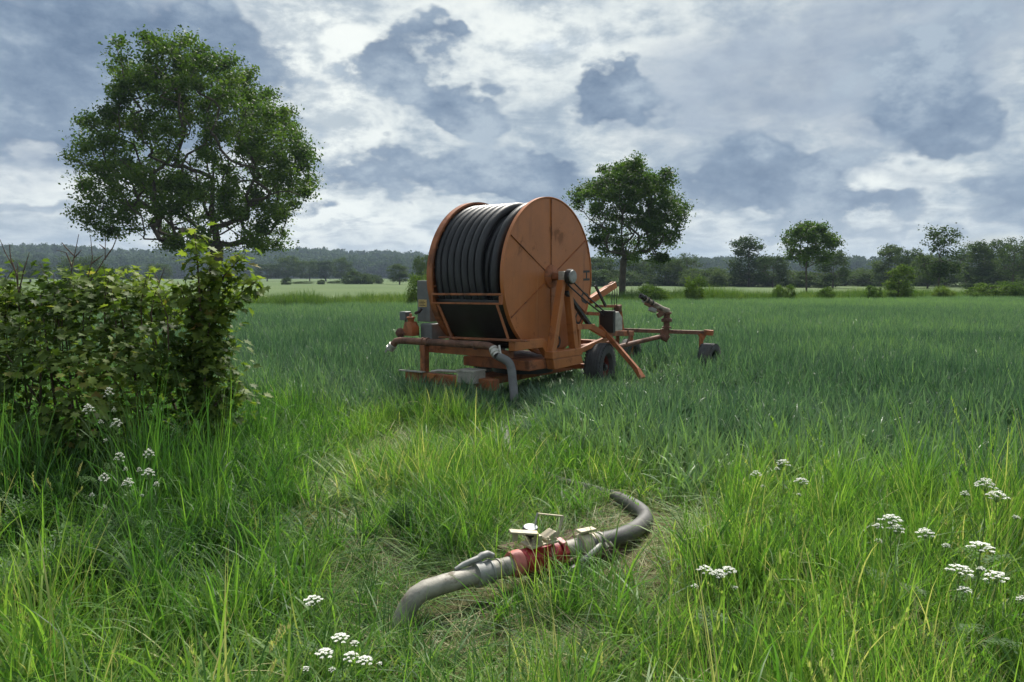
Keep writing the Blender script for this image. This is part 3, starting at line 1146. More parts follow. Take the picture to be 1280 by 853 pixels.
# ------------------------------------------------------------------ the three field trees
oak_poly = [(x / 2.844 + 60, y / 2.844 + 20) for x, y in
            [(510, 25), (640, 90), (740, 130), (810, 190), (860, 260), (900, 350), (945, 440), (985, 545), (950, 610), (880, 660), (850, 720),
             (870, 790), (790, 815), (690, 800), (640, 740), (600, 690), (540, 720), (520, 800), (440, 835), (385, 820), (400, 740), (350, 690),
             (330, 740), (180, 770), (95, 715), (130, 640), (75, 590), (55, 545), (75, 470), (110, 350), (180, 320), (215, 250), (235, 190), (265, 120),
             (380, 95), (450, 70)]]
px_tree('oak_tree', 'tall spreading oak with full dark crown standing behind the left hedge', 266, 44.0, oak_poly,
        [(265, 300), (264, 255), (262, 190), (255, 110)], 3, 760, 104000, 0.17, 0.34, r_tip=0.022, hollow=0.42, rexp=0.52, step=0.7, shrink=0.92, dx=4)
mid_poly = [(x / 4.74 + 690, y / 4.74 + 180) for x, y in
            [(450, 35), (540, 60), (560, 120), (610, 140), (650, 85), (720, 130), (750, 200), (760, 270), (840, 290), (840, 370), (810, 470), (770, 520),
             (740, 600), (740, 670), (680, 690), (600, 640), (520, 640), (470, 690), (420, 660), (340, 620), (260, 640), (220, 560), (150, 430), (85, 330),
             (75, 250), (150, 180), (230, 160), (260, 80), (330, 55), (400, 50)]]
px_tree('field_tree', 'round-crowned single tree right behind the orange drum', 777, 50.0, mid_poly,
        [(777, 322), (774, 290), (776, 250), (782, 215)], 8, 460, 38000, 0.17, 0.28, r_tip=0.016, hollow=0.40, rexp=0.52, step=0.6, shrink=0.90, dx=2)
yng_poly = [(1010, 277), (1030, 282), (1045, 297), (1047, 305), (1034, 312), (1040, 322), (1020, 330), (1004, 332), (985, 322), (978, 314), (977, 302), (985, 296), (982, 288), (998, 281)]
px_tree('field_tree', 'small round dark tree with thin trunk in front of the right-hand tree belt', 1008, 62.0, yng_poly,
        [(1008, 335), (1009, 312), (1011, 295)], 21, 150, 9000, 0.20, 0.27, r_tip=0.013, hollow=0.3, step=0.5, shrink=0.95)
airy_poly = [(1172, 280), (1186, 284), (1197, 294), (1198, 305), (1190, 312), (1196, 322), (1200, 340), (1182, 350), (1160, 348), (1152, 335), (1156, 318), (1148, 308), (1152, 294), (1160, 286)]
px_tree('field_tree', 'slender airy tree rising highest over the belt at the right', 1172, 66.0, airy_poly,
        [(1173, 330), (1172, 305), (1173, 290)], 22, 130, 4200, 0.20, 0.26, r_tip=0.013, hollow=0.2, step=0.5, leafmat='belt_leaf')

# ------------------------------------------------------------------ background trees
VAR = []


def variant(seed, kind):
    rng = np.random.default_rng(seed)
    if kind == 'round':
        poly = [(-3.2, 2.2), (-4, 4.2), (-3.4, 6.6), (-1.8, 8.4), (0.2, 9), (2.2, 8.2), (3.6, 6.4), (4, 4.0), (3, 2.0), (0, 1.6)]
        a = (110, 7500, 0.34, 0.55)
    elif kind == 'tall':
        poly = [(-1.9, 2), (-2.6, 4.2), (-2.3, 6.6), (-1.2, 9), (0.1, 10), (1.2, 8.8), (2.2, 6.6), (2.4, 4), (1.6, 2), (0, 1.6)]
        a = (100, 6500, 0.32, 0.5)
    elif kind == 'airy':
        poly = [(-1.8, 3), (-2.8, 5), (-2.2, 7.4), (-0.8, 9.6), (0.5, 10), (1.6, 8.4), (2.6, 6.2), (2.2, 4), (1.2, 2.6), (0, 2.4)]
        a = (90, 3000, 0.30, 0.5)
    else:  # bush
        poly = [(-3.6, 0.3), (-4.2, 2.0), (-3.4, 4.2), (-1.5, 5.6), (0.5, 6), (2.4, 5.2), (3.9, 3.4), (4.2, 1.6), (3.4, 0.2), (0, 0.1)]
        a = (110, 8000, 0.36, 0.6)
    mb, V, q, t = tree_mesh(rng, poly, [(0, 0, -0.1), (0, 0, poly[0][1] + 0.4), (0.1, 0.05, poly[4][1] * 0.75)], a[0], 0.5 * (max(p[0] for p in poly) - min(p[0] for p in poly)) * 0.95,
                            a[1], a[2], a[3], r_tip=0.03, hollow=0.35, step=1.0)
    me_t = mb
    return me_t, np_mesh('crown', V, q, 'belt_leaf', {'tint': t}), max(p[1] for p in poly), max(p[0] for p in poly) - min(p[0] for p in poly)


VARS = {}
for kind, seeds in (('round', (31, 32, 33)), ('tall', (41, 42)), ('airy', (51, 52)), ('bush', (61, 62, 63))):
    VARS[kind] = []
    for sd in seeds:
        mb, cm, hh, ww = variant(sd, kind)
        tmp = mb.build('trunk', 'bark')
        tm = tmp.data
        bpy.data.objects.remove(tmp)
        VARS[kind].append((tm, cm, hh, ww))
_vc = [0]


def bg_tree(name, kind, px, top, y, wpx, label, cat='tree', group=None, base_z=0.0):
    """a far tree by the pixel column, the row of its top, its distance and its width"""
    tm, cm, hh, ww = VARS[kind][_vc[0] % len(VARS[kind])]
    _vc[0] += 1
    z = P(px, top, y)[2] - base_z
    t = thing(name, label, cat, (X(px, y), y, base_z), (_vc[0] * 2.4) % 6.28, group)
    s = z / hh
    w = wpx / F * y / ww
    t.scale = (w, w, s)
    link('trunk', tm, t)
    o = link('crown', cm, t)
    o['kind'] = 'stuff'
    return t


BELT = 'trees of the far belt'
for a in [
    # behind the mid tree
    ('tree', 'round', 752, 322, 128, 42, 'grey-green tree showing just right of the drum top'),
    ('tree', 'round', 800, 324, 140, 50, 'grey willow right behind the trunk of the middle tree'),
    ('tree', 'bush', 832, 320, 130, 48, 'grey-green bushy tree right of the middle trunk under its crown'),
    ('tree', 'airy', 858, 314, 126, 36, 'loose pale tree at right end of the clump behind the middle tree'),
    ('bush', 'bush', 893, 336, 132, 34, 'low grey-green thicket between middle clump and the leaning pale-topped tree'),
    ('tree', 'tall', 935, 296, 118, 44, 'dark tree with pale feathery top left of the small round tree'),
    ('tree', 'round', 965, 320, 112, 38, 'dark green tree between feathery-topped tree and small round tree'),
    ('tree', 'round', 1040, 312, 104, 40, 'mid-green tree leaning against the right of the small round tree'),
    ('bush', 'bush', 1075, 336, 135, 50, 'grey thicket in the gap of the belt below the distant hills'),
    ('tree', 'tall', 1108, 306, 112, 34, 'green tree at the left start of the right-hand belt'),
    ('tree', 'round', 1134, 311, 108, 36, 'dark tree second from the left in the right-hand belt'),
    ('tree', 'round', 1158, 318, 100, 44, 'dark tree standing left behind the slender airy tree'),
    ('tree', 'airy', 1206, 304, 104, 40, 'thin-leaved tree just right of the slender airy tree'),
    ('tree', 'tall', 1222, 302, 98, 34, 'olive tree third from the right edge in the belt'),
    ('tree', 'round', 1246, 300, 102, 40, 'olive-green tree second from the right edge in the belt'),
    ('tree', 'airy', 1264, 292, 92, 38, 'tallest tree next to the right edge of the picture'),
    ('tree', 'round', 1292, 294, 96, 46, 'tree cut off by the right edge of the picture'),
    ('tree', 'round', 1180, 325, 112, 50, 'low dark tree filling the belt below the slender airy tree'),
    ('bush', 'bush', 1010, 340, 110, 60, 'dark thicket behind the trunk of the small round tree'),
    ('bush', 'bush', 940, 340, 122, 60, 'dark thicket at the foot of the feathery-topped tree'),
    ('bush', 'bush', 1235, 335, 96, 60, 'dark thicket under the olive trees near the right edge'),
    ('bush', 'bush', 775, 338, 130, 70, 'dull thicket low behind the trunk of the middle tree'),
    # left of the machine
    ('tree', 'round', 527, 320, 92, 22, 'light green tree hard against the left rim of the drum'),
    ('tree', 'tall', 500, 330, 150, 25, 'dark cone-shaped tree standing alone in the pale field'),
    ('bush', 'bush', 447, 340, 160, 40, 'dark low bush pair left of the lone cone-shaped tree'),
    ('bush', 'bush', 466, 344, 165, 26, 'small dark bush next to the lone cone-shaped tree'),
    ('tree', 'round', 362, 320, 260, 34, 'broad tree right of the oak trunk below the hills'),
    ('tree', 'round', 388, 326, 260, 26, 'shorter tree second right of the oak trunk below the hills'),
    ('tree', 'tall', 408, 326, 255, 26, 'tree in the middle of the row right of the oak'),
    ('tree', 'round', 428, 322, 265, 32, 'domed tree at right end of the row below the hills'),
    ('tree', 'round', 335, 330, 255, 30, 'tree partly behind the oak trunk in the far row'),
    ('tree', 'bush', 104, 322, 200, 56, 'wide dark domed tree behind the bare twigs at left'),
    ('tree', 'round', 160, 332, 230, 34, 'dark round tree right of the wide domed tree at left'),
    ('tree', 'round', 200, 330, 235, 36, 'dark tree left of the oak trunk behind the hedge'),
    ('tree', 'round', 40, 326, 230, 46, 'dark tree at the far left behind the hedge'),
    ('bush', 'bush', 359, 347, 150, 12, 'small pale blossoming bush in the far field right of the oak'),
    ('bush', 'bush', 402, 350, 155, 10, 'tiny pale bush in the far field between oak and cone-shaped tree'),
    ('bush', 'bush', 300, 347, 160, 40, 'low dark bush in the far field under the oak crown'),
    ('bush', 'bush', 380, 352, 170, 26, 'low hedge bush in the far field right of the pale one'),
    ('bush', 'bush', 425, 351, 175, 30, 'low hedge bush in the far field left of the dark bush pair'),
]:
    bg_tree(a[0], a[1], a[2], a[3], a[4], a[5], a[6], a[0])
for k, (px, lab) in enumerate([(880, 'dull low thicket at the left start of the far belt'), (912, 'low dark thicket left of the feathery-topped tree'), (985, 'low dark thicket just left of the small round tree trunk'),
                               (1055, 'low grey thicket right of the small round tree'), (1098, 'low grey thicket left of the right-hand belt'), (1128, 'low dark thicket behind the pale sapling'),
                               (1152, 'low dark thicket left under the slender airy tree'), (1200, 'low dark thicket right under the slender airy tree'), (1262, 'low dark thicket below the tallest right-edge tree'),
                               (1288, 'low dark thicket cut by the right edge'), (858, 'low grey thicket behind the round verge bush'), (745, 'low grey thicket beside the right rim of the drum')]):
    bg_tree('thicket', 'bush', px, 337 + (k * 5) % 9, 118 + (k * 7) % 12, 58, lab, 'thicket')
# bushes and saplings on the verge
VB = {}
for a in [
    ('bush', 'bush', 868, 347, 45, 22, 'round bright green bush on the verge right of the sprinkler gun'),
    ('sapling', 'tall', 1122, 331, 47, 26, 'pale green sapling on the verge left of the slender airy tree'),
    ('bush', 'bush', 985, 357, 47, 16, 'small verge bush left of the small round tree'),
    ('bush', 'bush', 972, 358, 48, 14, 'tiny verge bush further left of the small round tree'),
    ('bush', 'bush', 1032, 359, 48, 18, 'tiny verge bush right of the small round tree'),
    ('bush', 'bush', 1230, 355, 50, 40, 'broad light green bush on the verge near the right edge'),
    ('bush', 'bush', 1262, 353, 50, 34, 'light green bush on the verge at the right edge'),
    ('bush', 'bush', 1178, 358, 50, 24, 'low bush at the foot of the slender airy tree'),
    ('bush', 'bush', 1090, 358, 50, 22, 'low bush left of the pale green sapling'),
    ('bush', 'bush', 524, 345, 42, 24, 'yellow-green bush on the verge touching the left drum rim'),
    ('bush', 'bush', 815, 356, 46, 34, 'low bright bush on the verge below the middle tree'),
]:
    ye = float(field_edge(np.array(X(a[2], 42.0)))) + 0.2
    t = bg_tree(a[0], a[1], a[2], a[3], ye, a[5] * 1.15, a[6], a[0])
    cr = [c for c in t.children if c.name.startswith('crown')][0]
    if cr.data.name not in VB:
        me = cr.data.copy()
        me.materials[0] = MATS['bush_leaf']
        VB[cr.data.name] = me
    cr.data = VB[cr.data.name]


# ================================================================== HOSE REEL MACHINE
def ML(p):
    """world point to the machine's own axes"""
    d = np.asarray(p, float) - O_M
    return np.array([d @ U_M, d @ V_M, d[2]])


def MP(px, py, y):
    return ML(P(px, py, y))


machine = thing('hose_reel', 'orange hose reel machine with big drum of black pipe standing in the wheat', 'hose reel', O_M, math.atan2(U_M[1], U_M[0]))
ZC, RD = 1.60, 1.04


def polar(x, r, a):
    return np.array([x, r * math.cos(a), ZC + r * math.sin(a)])


def build_wheel(parent, c, ax, rad, wid, rimmat='rim_red'):
    """a wheel with tyre, rim and hub; c and ax in the parent's axes"""
    c = np.asarray(c, float)
    h = wid / 2
    w = MB()
    w.lathe(c, ax, [(-h * 0.55, rad * 0.52), (-h * 0.2, rad * 0.50), (h * 0.2, rad * 0.50), (h * 0.55, rad * 0.52)], 28)
    w.lathe(c, ax, [(h * 0.28, 0.001), (h * 0.28, rad * 0.18), (h * 0.1, rad * 0.3), (h * 0.05, rad * 0.5)], 28)
    rim = w.build('wheel', rimmat, parent)
    t = MB()
    prof = [(-h * 0.62, rad * 0.52), (-h * 0.92, rad * 0.60), (-h, rad * 0.76), (-h * 0.94, rad * 0.90), (-h * 0.80, rad * 0.965)]
    for k in range(5):
        a = -0.72 + k * 0.30
        prof += [(h * a, rad * 0.985), (h * (a + 0.02), rad), (h * (a + 0.21), rad), (h * (a + 0.23), rad * 0.985)]
    prof += [(h * 0.80, rad * 0.965), (h * 0.94, rad * 0.90), (h, rad * 0.76), (h * 0.92, rad * 0.60), (h * 0.62, rad * 0.52), (0, rad * 0.50), (-h * 0.62, rad * 0.52)]
    t.lathe(c, ax, prof, 40)
    d, s, u = orient(ax)
    for k in range(40):
        a = 2 * PI * k / 40
        rr = s * math.cos(a) + u * math.sin(a)
        for sg in (-1, 1):
            p = c + rr * rad * 0.945 + d * h * sg * 0.90
            t.bar(p - rr * rad * 0.05, p + rr * rad * 0.045, 0.022, 0.014, d)
    t.build('tyre', 'tyre', rim)
    b = MB()
    b.lathe(c, ax, [(h * 0.2, rad * 0.14), (h * 0.75, rad * 0.13), (h * 0.8, rad * 0.10), (h * 0.8, 0.001)], 16)
    for k in range(5):
        a = 2 * PI * k / 5
        p = c + (s * math.cos(a) + u * math.sin(a)) * rad * 0.25
        b.lathe(p, d, [(h * 0.1, 0.012), (h * 0.38, 0.012), (h * 0.38, 0.001)], 6)
    b.build('hub', 'black_paint', rim)
    return rim


def text_mesh(ch, size, depth):
    cu = bpy.data.curves.new('letter', 'FONT')
    cu.body = ch
    cu.size = size
    cu.extrude = depth
    cu.align_x = 'CENTER'
    cu.align_y = 'CENTER'
    cu.offset = 0.004
    tmp = bpy.data.objects.new('letter', cu)
    COL.objects.link(tmp)
    dg = bpy.context.evaluated_depsgraph_get()
    me = bpy.data.meshes.new_from_object(tmp.evaluated_get(dg))
    bpy.data.objects.remove(tmp)
    return me


def build_machine():
    m = machine
    # ---- near flange
    fl = MB()
    fl.lathe((0, 0, ZC), (1, 0, 0), [(0.585, 0.80), (0.585, RD - 0.03), (0.580, RD - 0.005), (0.584, RD), (0.634, RD), (0.637, RD - 0.006), (0.634, RD - 0.018), (0.606, RD - 0.02),
                                     (0.606, 0.10)], 96)
    flange = fl.build('drum_flange', 'orange_paint', m)
    seams = [R(a) for a in (30, 90, 150, 210, 270, 330)]
    rng = np.random.default_rng(4)
    for i in range(6):
        a0, a1 = seams[i], seams[(i + 1) % 6]
        if a1 < a0:
            a1 += 2 * PI
        pb = MB()
        ks = 14
        gap = 0.006
        outer = [polar(0.612, RD - 0.021, a0 + gap + (a1 - a0 - 2 * gap) * k / ks) for k in range(ks + 1)]
        inner = [polar(0.618, 0.12, a1 - 0.05 - (a1 - a0 - 0.1) * k / 4) for k in range(5)]
        pb.prism(outer + inner, (0.012 + 0.002 * rng.uniform(), 0, 0))
        pb.build('panel', 'orange_paint', flange, smooth=False)
    for a in seams:
        sb = MB()
        sb.bar(polar(0.630, 0.13, a), polar(0.630, RD - 0.022, a), 0.007, 0.022, (1, 0, 0))
        sb.build('seam_strip', 'orange_dark', flange, smooth=False)
    # painted letters round the flange
    for ch, ang, rr in (('H', 1, 0.90), ('\u00dc', -19, 0.90), ('D', -40, 0.90), ('I', -59, 0.90), ('G', -79, 0.88)):
        me = text_mesh(ch, 0.235, 0.0015)
        me.materials.clear()
        me.materials.append(MATS['black_paint'])
        a = R(ang)
        o = link('letter', me, flange)
        radial = Vector((0, math.cos(a), math.sin(a)))
        nx = Vector((1, 0, 0))
        xdir = radial.cross(nx)
        M = Matrix((xdir, radial, nx)).transposed().to_4x4()
        M.translation = Vector(polar(0.6275 if True else 0, rr, a))
        o.matrix_local = M
    # ---- far flange
    ff = MB()
    ff.lathe((0, 0, ZC), (1, 0, 0), [(-0.60, 0.80), (-0.60, RD - 0.035), (-0.545, RD - 0.03), (-0.54, RD - 0.015), (-0.545, RD), (-0.634, RD), (-0.634, RD - 0.02), (-0.615, RD - 0.03), (-0.615, 0.06)], 96)
    far = ff.build('drum_flange', 'orange_dark', m)
    for k in range(24):
        a = 2 * PI * (k + 0.5) / 24
        g = MB()
        g.bar(polar(-0.570, 0.86, a), polar(-0.570, RD - 0.036, a), 0.02, 0.05, (1, 0, 0))
        g.build('rib', 'orange_dark', far, smooth=False)
    # ---- drum core and pipe on it
    dc = MB()
    dc.lathe((0, 0, ZC), (1, 0, 0), [(-0.597, 0.62), (0.582, 0.62)], 64)
    dc.build('drum_core', 'black_pipe', m)

    def helix(x0, x1, r, rr, turns, ph=0.0):
        k = int(turns * 60)
        pts = []
        for i in range(k + 1):
            t = i / k
            a = ph + 2 * PI * turns * t
            # each wrap lies straight and steps across in a short stretch
            tt = turns * t
            fr = tt - math.floor(tt)
            st = math.floor(tt) + min(1, max(0, (fr - 0.8) / 0.2))
            pts.append(polar(x0 + (x1 - x0) * st / turns, r + 0.006 * math.sin(i * 0.21 + r * 40), a))
        return MB().tube(pts, rr, 12)
    for r, t in ((0.715, 10), (0.825, 10)):
        helix(-0.54, 0.52, r, 0.054, t, 1.2 * r).build('wound_pipe', 'black_pipe', m)
    helix(-0.535, 0.255, 0.935, 0.0545, 7, PI * 1.3).build('wound_pipe', 'black_pipe', m)
    helix(0.415, 0.43, 0.932, 0.0545, 1.15, PI * 1.25).build('wound_pipe', 'black_pipe', m)
    # ---- axle, bearing, cap
    hb = MB()
    hb.lathe((0, 0, ZC), (1, 0, 0), [(-0.92, 0.001), (-0.92, 0.05), (0.97, 0.05), (0.97, 0.001)], 20)
    hb.lathe((0, 0, ZC), (1, 0, 0), [(0.60, 0.17), (0.655, 0.15), (0.675, 0.06)], 28)
    axle = hb.build('axle', 'orange_dark', m)
    MB().box((0.79, -0.07, ZC - 0.07), (0.89, 0.07, ZC + 0.07)).build('bearing_block', 'pale_metal', m, bevel=0.008)
    MB().lathe((0, 0, ZC), (1, 0, 0), [(0.90, 0.05), (0.90, 0.098), (0.955, 0.098), (0.965, 0.09)], 28).build('pulley', 'black_paint', m)
    MB().lathe((0, 0, ZC), (1, 0, 0), [(0.966, 0.086), (0.982, 0.082), (0.986, 0.07), (0.986, 0.001)], 28).build('end_cap', 'cast_grey', m)
    # ---- near A-frame
    for p0, p1, w0, w1 in (((0.84, -0.06, ZC - 0.05), (0.84, -0.30, 0.62), 0.07, 0.10), ((0.84, 0.06, ZC - 0.05), (0.84, 0.26, 0.60), 0.07, 0.10)):
        MB().bar(p0, p1, 0.10, w0, (0, 1, 0), 0.10, w1).build('frame_leg', 'orange_paint', m, smooth=False, bevel=0.006)
    MB().box((0.775, -0.36, 0.55), (0.91, 0.36, 0.645)).build('foot_beam', 'orange_paint', m, smooth=False, bevel=0.008)
    MB().prism([(0.78, -0.34, 0.547), (0.78, 0.34, 0.547), (0.78, 0.40, 0.43), (0.78, -0.30, 0.41)], (0.12, 0, 0)).build('foot_box', 'orange_paint', m, smooth=False, bevel=0.008)
    # far A-frame
    for p0, p1 in (((-0.82, -0.06, ZC - 0.02), (-0.82, -0.34, 0.60)), ((-0.82, 0.06, ZC - 0.02), (-0.82, 0.34, 0.60))):
        MB().bar(p0, p1, 0.09, 0.09, (0, 1, 0)).build('frame_leg', 'orange_dark', m, smooth=False, bevel=0.006)
    # ---- upper frame rails
    MB().box((0.70, -1.02, 0.70), (0.795, -0.37, 0.815)).build('frame_rail', 'orange_paint', m, smooth=False, bevel=0.006)
    MB().bar((0.75, -0.40, 0.76), (0.75, -0.25, 0.60), 0.09, 0.11, (0, 0, 1)).build('frame_rail', 'orange_paint', m, smooth=False, bevel=0.006)
    MB().box((0.70, 0.37, 0.56), (0.795, 1.45, 0.66)).build('frame_rail', 'orange_dark', m, smooth=False, bevel=0.006)
    MB().box((-0.80, -1.02, 0.60), (-0.70, 1.45, 0.70)).build('frame_rail', 'orange_dark', m, smooth=False, bevel=0.006)
    MB().box((-0.69, -1.00, 0.60), (0.69, -0.90, 0.69)).build('cross_beam', 'orange_dark', m, smooth=False, bevel=0.006)
    MB().box((-0.69, 1.30, 0.56), (0.69, 1.40, 0.66)).build('cross_beam', 'orange_dark', m, smooth=False, bevel=0.006)
    MB().box((-0.30, -0.70, 0.42), (0.78, 0.42, 0.545)).build('turntable_box', 'orange_dark', m, smooth=False, bevel=0.01)
    MB().lathe((0.1, 0.1, 0), (0, 0, 1), [(0.30, 0.001), (0.30, 0.42), (0.41, 0.42), (0.41, 0.001)], 36).build('turntable_ring', 'black_paint', m)
    MB().box((-0.20, -1.2, 0.20), (0.20, 1.55, 0.295)).build('chassis_beam', 'orange_dark', m, smooth=False, bevel=0.01)
    # ---- pipe guide across the front of the drum
    g = MB()
    y0 = -1.13
    for z, t in ((1.375, 0.026), (1.262, 0.022)):
        g.bar((-0.45, y0, z), (0.68, y0, z + 0.012), 0.05, t)
    for x in (-0.437, 0.667):
        g.bar((x, y0, 1.27), (x, y0, 1.368), 0.05, 0.026, (1, 0, 0))
    gd = g.build('pipe_guide', 'orange_dark', m, smooth=False, bevel=0.003)
    for p0, p1 in (((-0.36, -1.12, 1.25), (-0.20, -1.04, 0.83)), ((0.60, -1.12, 1.26), (0.71, -1.04, 0.85))):
        MB().bar(p0, p1, 0.035, 0.03).build('guide_strut', 'orange_dark', gd, smooth=False)
    MB().bar((-0.40, -1.03, 0.815), (0.99, -1.03, 0.835), 0.10, 0.022).build('guide_sill', 'orange_dark', m, smooth=False, bevel=0.003)
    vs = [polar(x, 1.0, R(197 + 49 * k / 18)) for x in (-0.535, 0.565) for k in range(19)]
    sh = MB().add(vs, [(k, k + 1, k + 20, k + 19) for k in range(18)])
    so = sh.build('drum_sheet', 'black_paint', m)  # thin black sheet curved round the lower front of the drum
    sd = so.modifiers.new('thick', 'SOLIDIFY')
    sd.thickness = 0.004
    # ---- inlet pipe
    pp = MB()
    pp.tube([(-1.13, -1.19, 0.68), (-1.07, -1.18, 0.735), (-1.0, -1.17, 0.75), (0.40, -1.17, 0.765), (0.50, -1.17, 0.762), (0.57, -1.18, 0.745), (0.62, -1.20, 0.715)], 0.046, 16)
    for x in (-0.58, -0.50, 0.30):
        pp.lathe((x, -1.17, 0.757), (1, 0, 0), [(-0.012, 0.046), (-0.012, 0.056), (0.012, 0.056), (0.012, 0.046)], 18)
    pipe = pp.build('inlet_pipe', 'rusty_pipe', m)
    d = np.array((-0.05, -0.012, -0.058))
    c = MB().lathe((-1.12, -1.188, 0.69), d, [(0, 0.048), (0.005, 0.058), (0.03, 0.058), (0.032, 0.052), (0.06, 0.052), (0.062, 0.06), (0.085, 0.06), (0.085, 0.045), (0.05, 0.04)], 18)
    c.build('coupling', 'pale_metal', pipe)
    MB().bar((-1.145, -1.25, 0.66), (-1.20, -1.262, 0.585), 0.016, 0.02).build('coupling_lever', 'cast_grey', pipe)
    d = np.array((0.075, -0.04, -0.055))
    c = MB().lathe((0.60, -1.19, 0.73), d, [(0, 0.048), (0.0, 0.058), (0.03, 0.058), (0.032, 0.05), (0.06, 0.05), (0.062, 0.062), (0.10, 0.062), (0.105, 0.052), (0.14, 0.052)], 18)
    c.build('coupling', 'pale_metal', pipe)
    MB().bar((0.675, -1.175, 0.775), (0.745, -1.235, 0.665), 0.022, 0.028).build('coupling_lever', 'pale_metal', pipe, bevel=0.004)
    # ---- post below the pipe and the front foot beam
    MB().box((-0.60, -1.215, 0.36), (-0.52, -1.125, 0.712)).build('pipe_post', 'orange_dark', m, smooth=False, bevel=0.006)
    MB().box((-0.86, -1.23, 0.22), (0.62, -1.10, 0.355)).build('foot_beam', 'orange_dark', m, smooth=False, bevel=0.008)
    MB().bar((-0.95, -1.24, 0.362), (-0.50, -1.245, 0.37), 0.06, 0.014).build('foot_plate', 'weathered_grey', m, smooth=False)
    MB().tube([(-0.44, -1.17, 0.375), (-0.30, -1.16, 0.395), (-0.12, -1.15, 0.40), (0.02, -1.12, 0.40)], [0.016, 0.022, 0.02, 0.014], 8).build('locking_pin', 'pale_metal', m)
    tri = MB().prism([(-0.44, -1.232, 0.355), (-0.30, -1.232, 0.355), (-0.44, -1.232, 0.22)], (0, -0.012, 0))
    tri.build('gusset', 'orange_paint', m, smooth=False)
    # grey box with a hand hole on the beam
    bx = MB()
    lo, hi = np.array((0.13, -1.33, 0.30)), np.array((0.40, -1.10, 0.445))
    bx.box(lo, (hi[0], hi[1], hi[2] - 0.008))
    for q0, q1 in (((lo[0] - .01, lo[1] - .01), (hi[0] + .01, lo[1] + 0.09)), ((lo[0] - .01, hi[1] - 0.09), (hi[0] + .01, hi[1] + .01)),
                   ((lo[0] - .01, lo[1] + 0.09), (lo[0] + 0.09, hi[1] - 0.09)), ((hi[0] - 0.09, lo[1] + 0.09), (hi[0] + .01, hi[1] - 0.09))):
        bx.box((q0[0], q0[1], hi[2] - 0.006), (q1[0], q1[1], hi[2] + 0.014))
    bo = bx.build('step_box', 'weathered_grey', m, smooth=False)
    MB().box((lo[0] + 0.092, lo[1] + 0.092, hi[2] - 0.006), (hi[0] - 0.092, hi[1] - 0.092, hi[2] - 0.002)).build('hand_hole', 'black_paint', bo, smooth=False)
    # ---- drive housing on the far side, seen at the left
    MB().box((-1.10, -0.74, 0.98), (-0.86, -0.48, 1.545)).build('drive_housing', 'grey_steel', m, smooth=False, bevel=0.01)
    st = MB().box((-1.07, -0.7445, 1.185), (-0.92, -0.741, 1.285)).build('warning_plate', 'sticker', m, smooth=False)
    for k in range(4):
        MB().box((-1.055, -0.7475, 1.20 + 0.02 * k), (-0.94 - 0.02 * (k % 2), -0.7452, 1.208 + 0.02 * k)).build('printed_line', 'black_paint', st, smooth=False)
    MB().box((-0.93, -0.86, 0.745), (-0.72, -0.56, 0.965)).build('gear_case', 'grey_steel', m, smooth=False, bevel=0.012)
    vb = MB()
    vb.prism([(-1.10, -1.02, 0.80), (-0.93, -1.02, 0.80), (-0.93, -1.02, 0.92), (-0.98, -1.02, 0.99), (-1.07, -1.02, 0.99), (-1.10, -1.02, 0.90)], (0, 0.14, 0))
    vb.lathe((-1.02, -0.95, 0.99), (0, 0, 1), [(0, 0.045), (0.04, 0.045), (0.045, 0.06), (0.065, 0.06), (0.07, 0.02), (0.11, 0.02), (0.11, 0.001)], 16)
    vb.build('turbine_valve', 'orange_dark', m, bevel=0.006)
    MB().lathe((-1.11, -1.0, 0.835), (-1, -0.25, 0.0), [(-0.04, 0.03), (0.0, 0.035), (0.012, 0.055), (0.04, 0.068), (0.08, 0.062), (0.105, 0.04), (0.115, 0.001)], 20).build('turbine_cap', 'rusty_pipe', m)
    MB().box((-1.27, -0.92, 1.0), (-1.15, -0.80, 1.12)).build('gauge_box', 'grey_steel', m, smooth=False, bevel=0.012)
    MB().tube([(-1.21, -0.86, 1.0), (-1.18, -0.88, 0.93), (-1.09, -0.93, 0.90)], 0.014, 8).build('gauge_pipe', 'black_paint', m)
    MB().tube([(-0.98, -0.78, 1.16), (-0.99, -0.82, 1.12), (-1.0, -0.88, 1.10)], 0.022, 8).build('drive_pipe', 'black_paint', m)

    # ---- things on the right: brace, belts, control box, rear frame
    MB().bar((0.86, 0.02, 1.40), (0.86, 0.62, 0.93), 0.045, 0.055, (1, 0, 0)).build('brace', 'black_paint', m, smooth=False)
    MB().bar((0.86, 0.26, 0.93), (0.86, 0.72, 0.91), 0.06, 0.07).build('bracket', 'orange_paint', m, smooth=False, bevel=0.005)
    MB().bar((0.86, 0.33, 0.64), (0.86, 0.33, 0.90), 0.06, 0.05).build('bracket', 'orange_paint', m, smooth=False, bevel=0.005)
    MB().bar((0.86, 0.62, 0.92), MP(757, 420, 10.5), 0.06, 0.08).build('rear_rail', 'orange_dark', m, smooth=False, bevel=0.005)
    MB().bar((0.85, 0.36, 0.60), MP(759, 423, 10.75), 0.05, 0.07).build('rear_rail', 'orange_paint', m, smooth=False, bevel=0.005)
    for q0, q1 in (((713, 349), (757, 391)), ((710, 356), (757, 396))):
        a, bq = MP(*q0, 9.65), MP(*q1, 10.55)
        mid = (a + bq) / 2 + np.array((0, 0, -0.015))
        MB().tube([a, mid, bq], 0.011, 8).build('drive_belt', 'black_paint', m)
    cb = MP(765, 402, 10.62)
    MB().prism([cb + np.array(p) for p in ((-0.06, -0.11, -0.13), (-0.06, 0.13, -0.13), (-0.06, 0.13, 0.05), (-0.06, 0.02, 0.14), (-0.06, -0.11, 0.14))], (0.16, 0, 0)).build('control_box', 'pale_metal', m, smooth=False, bevel=0.008)
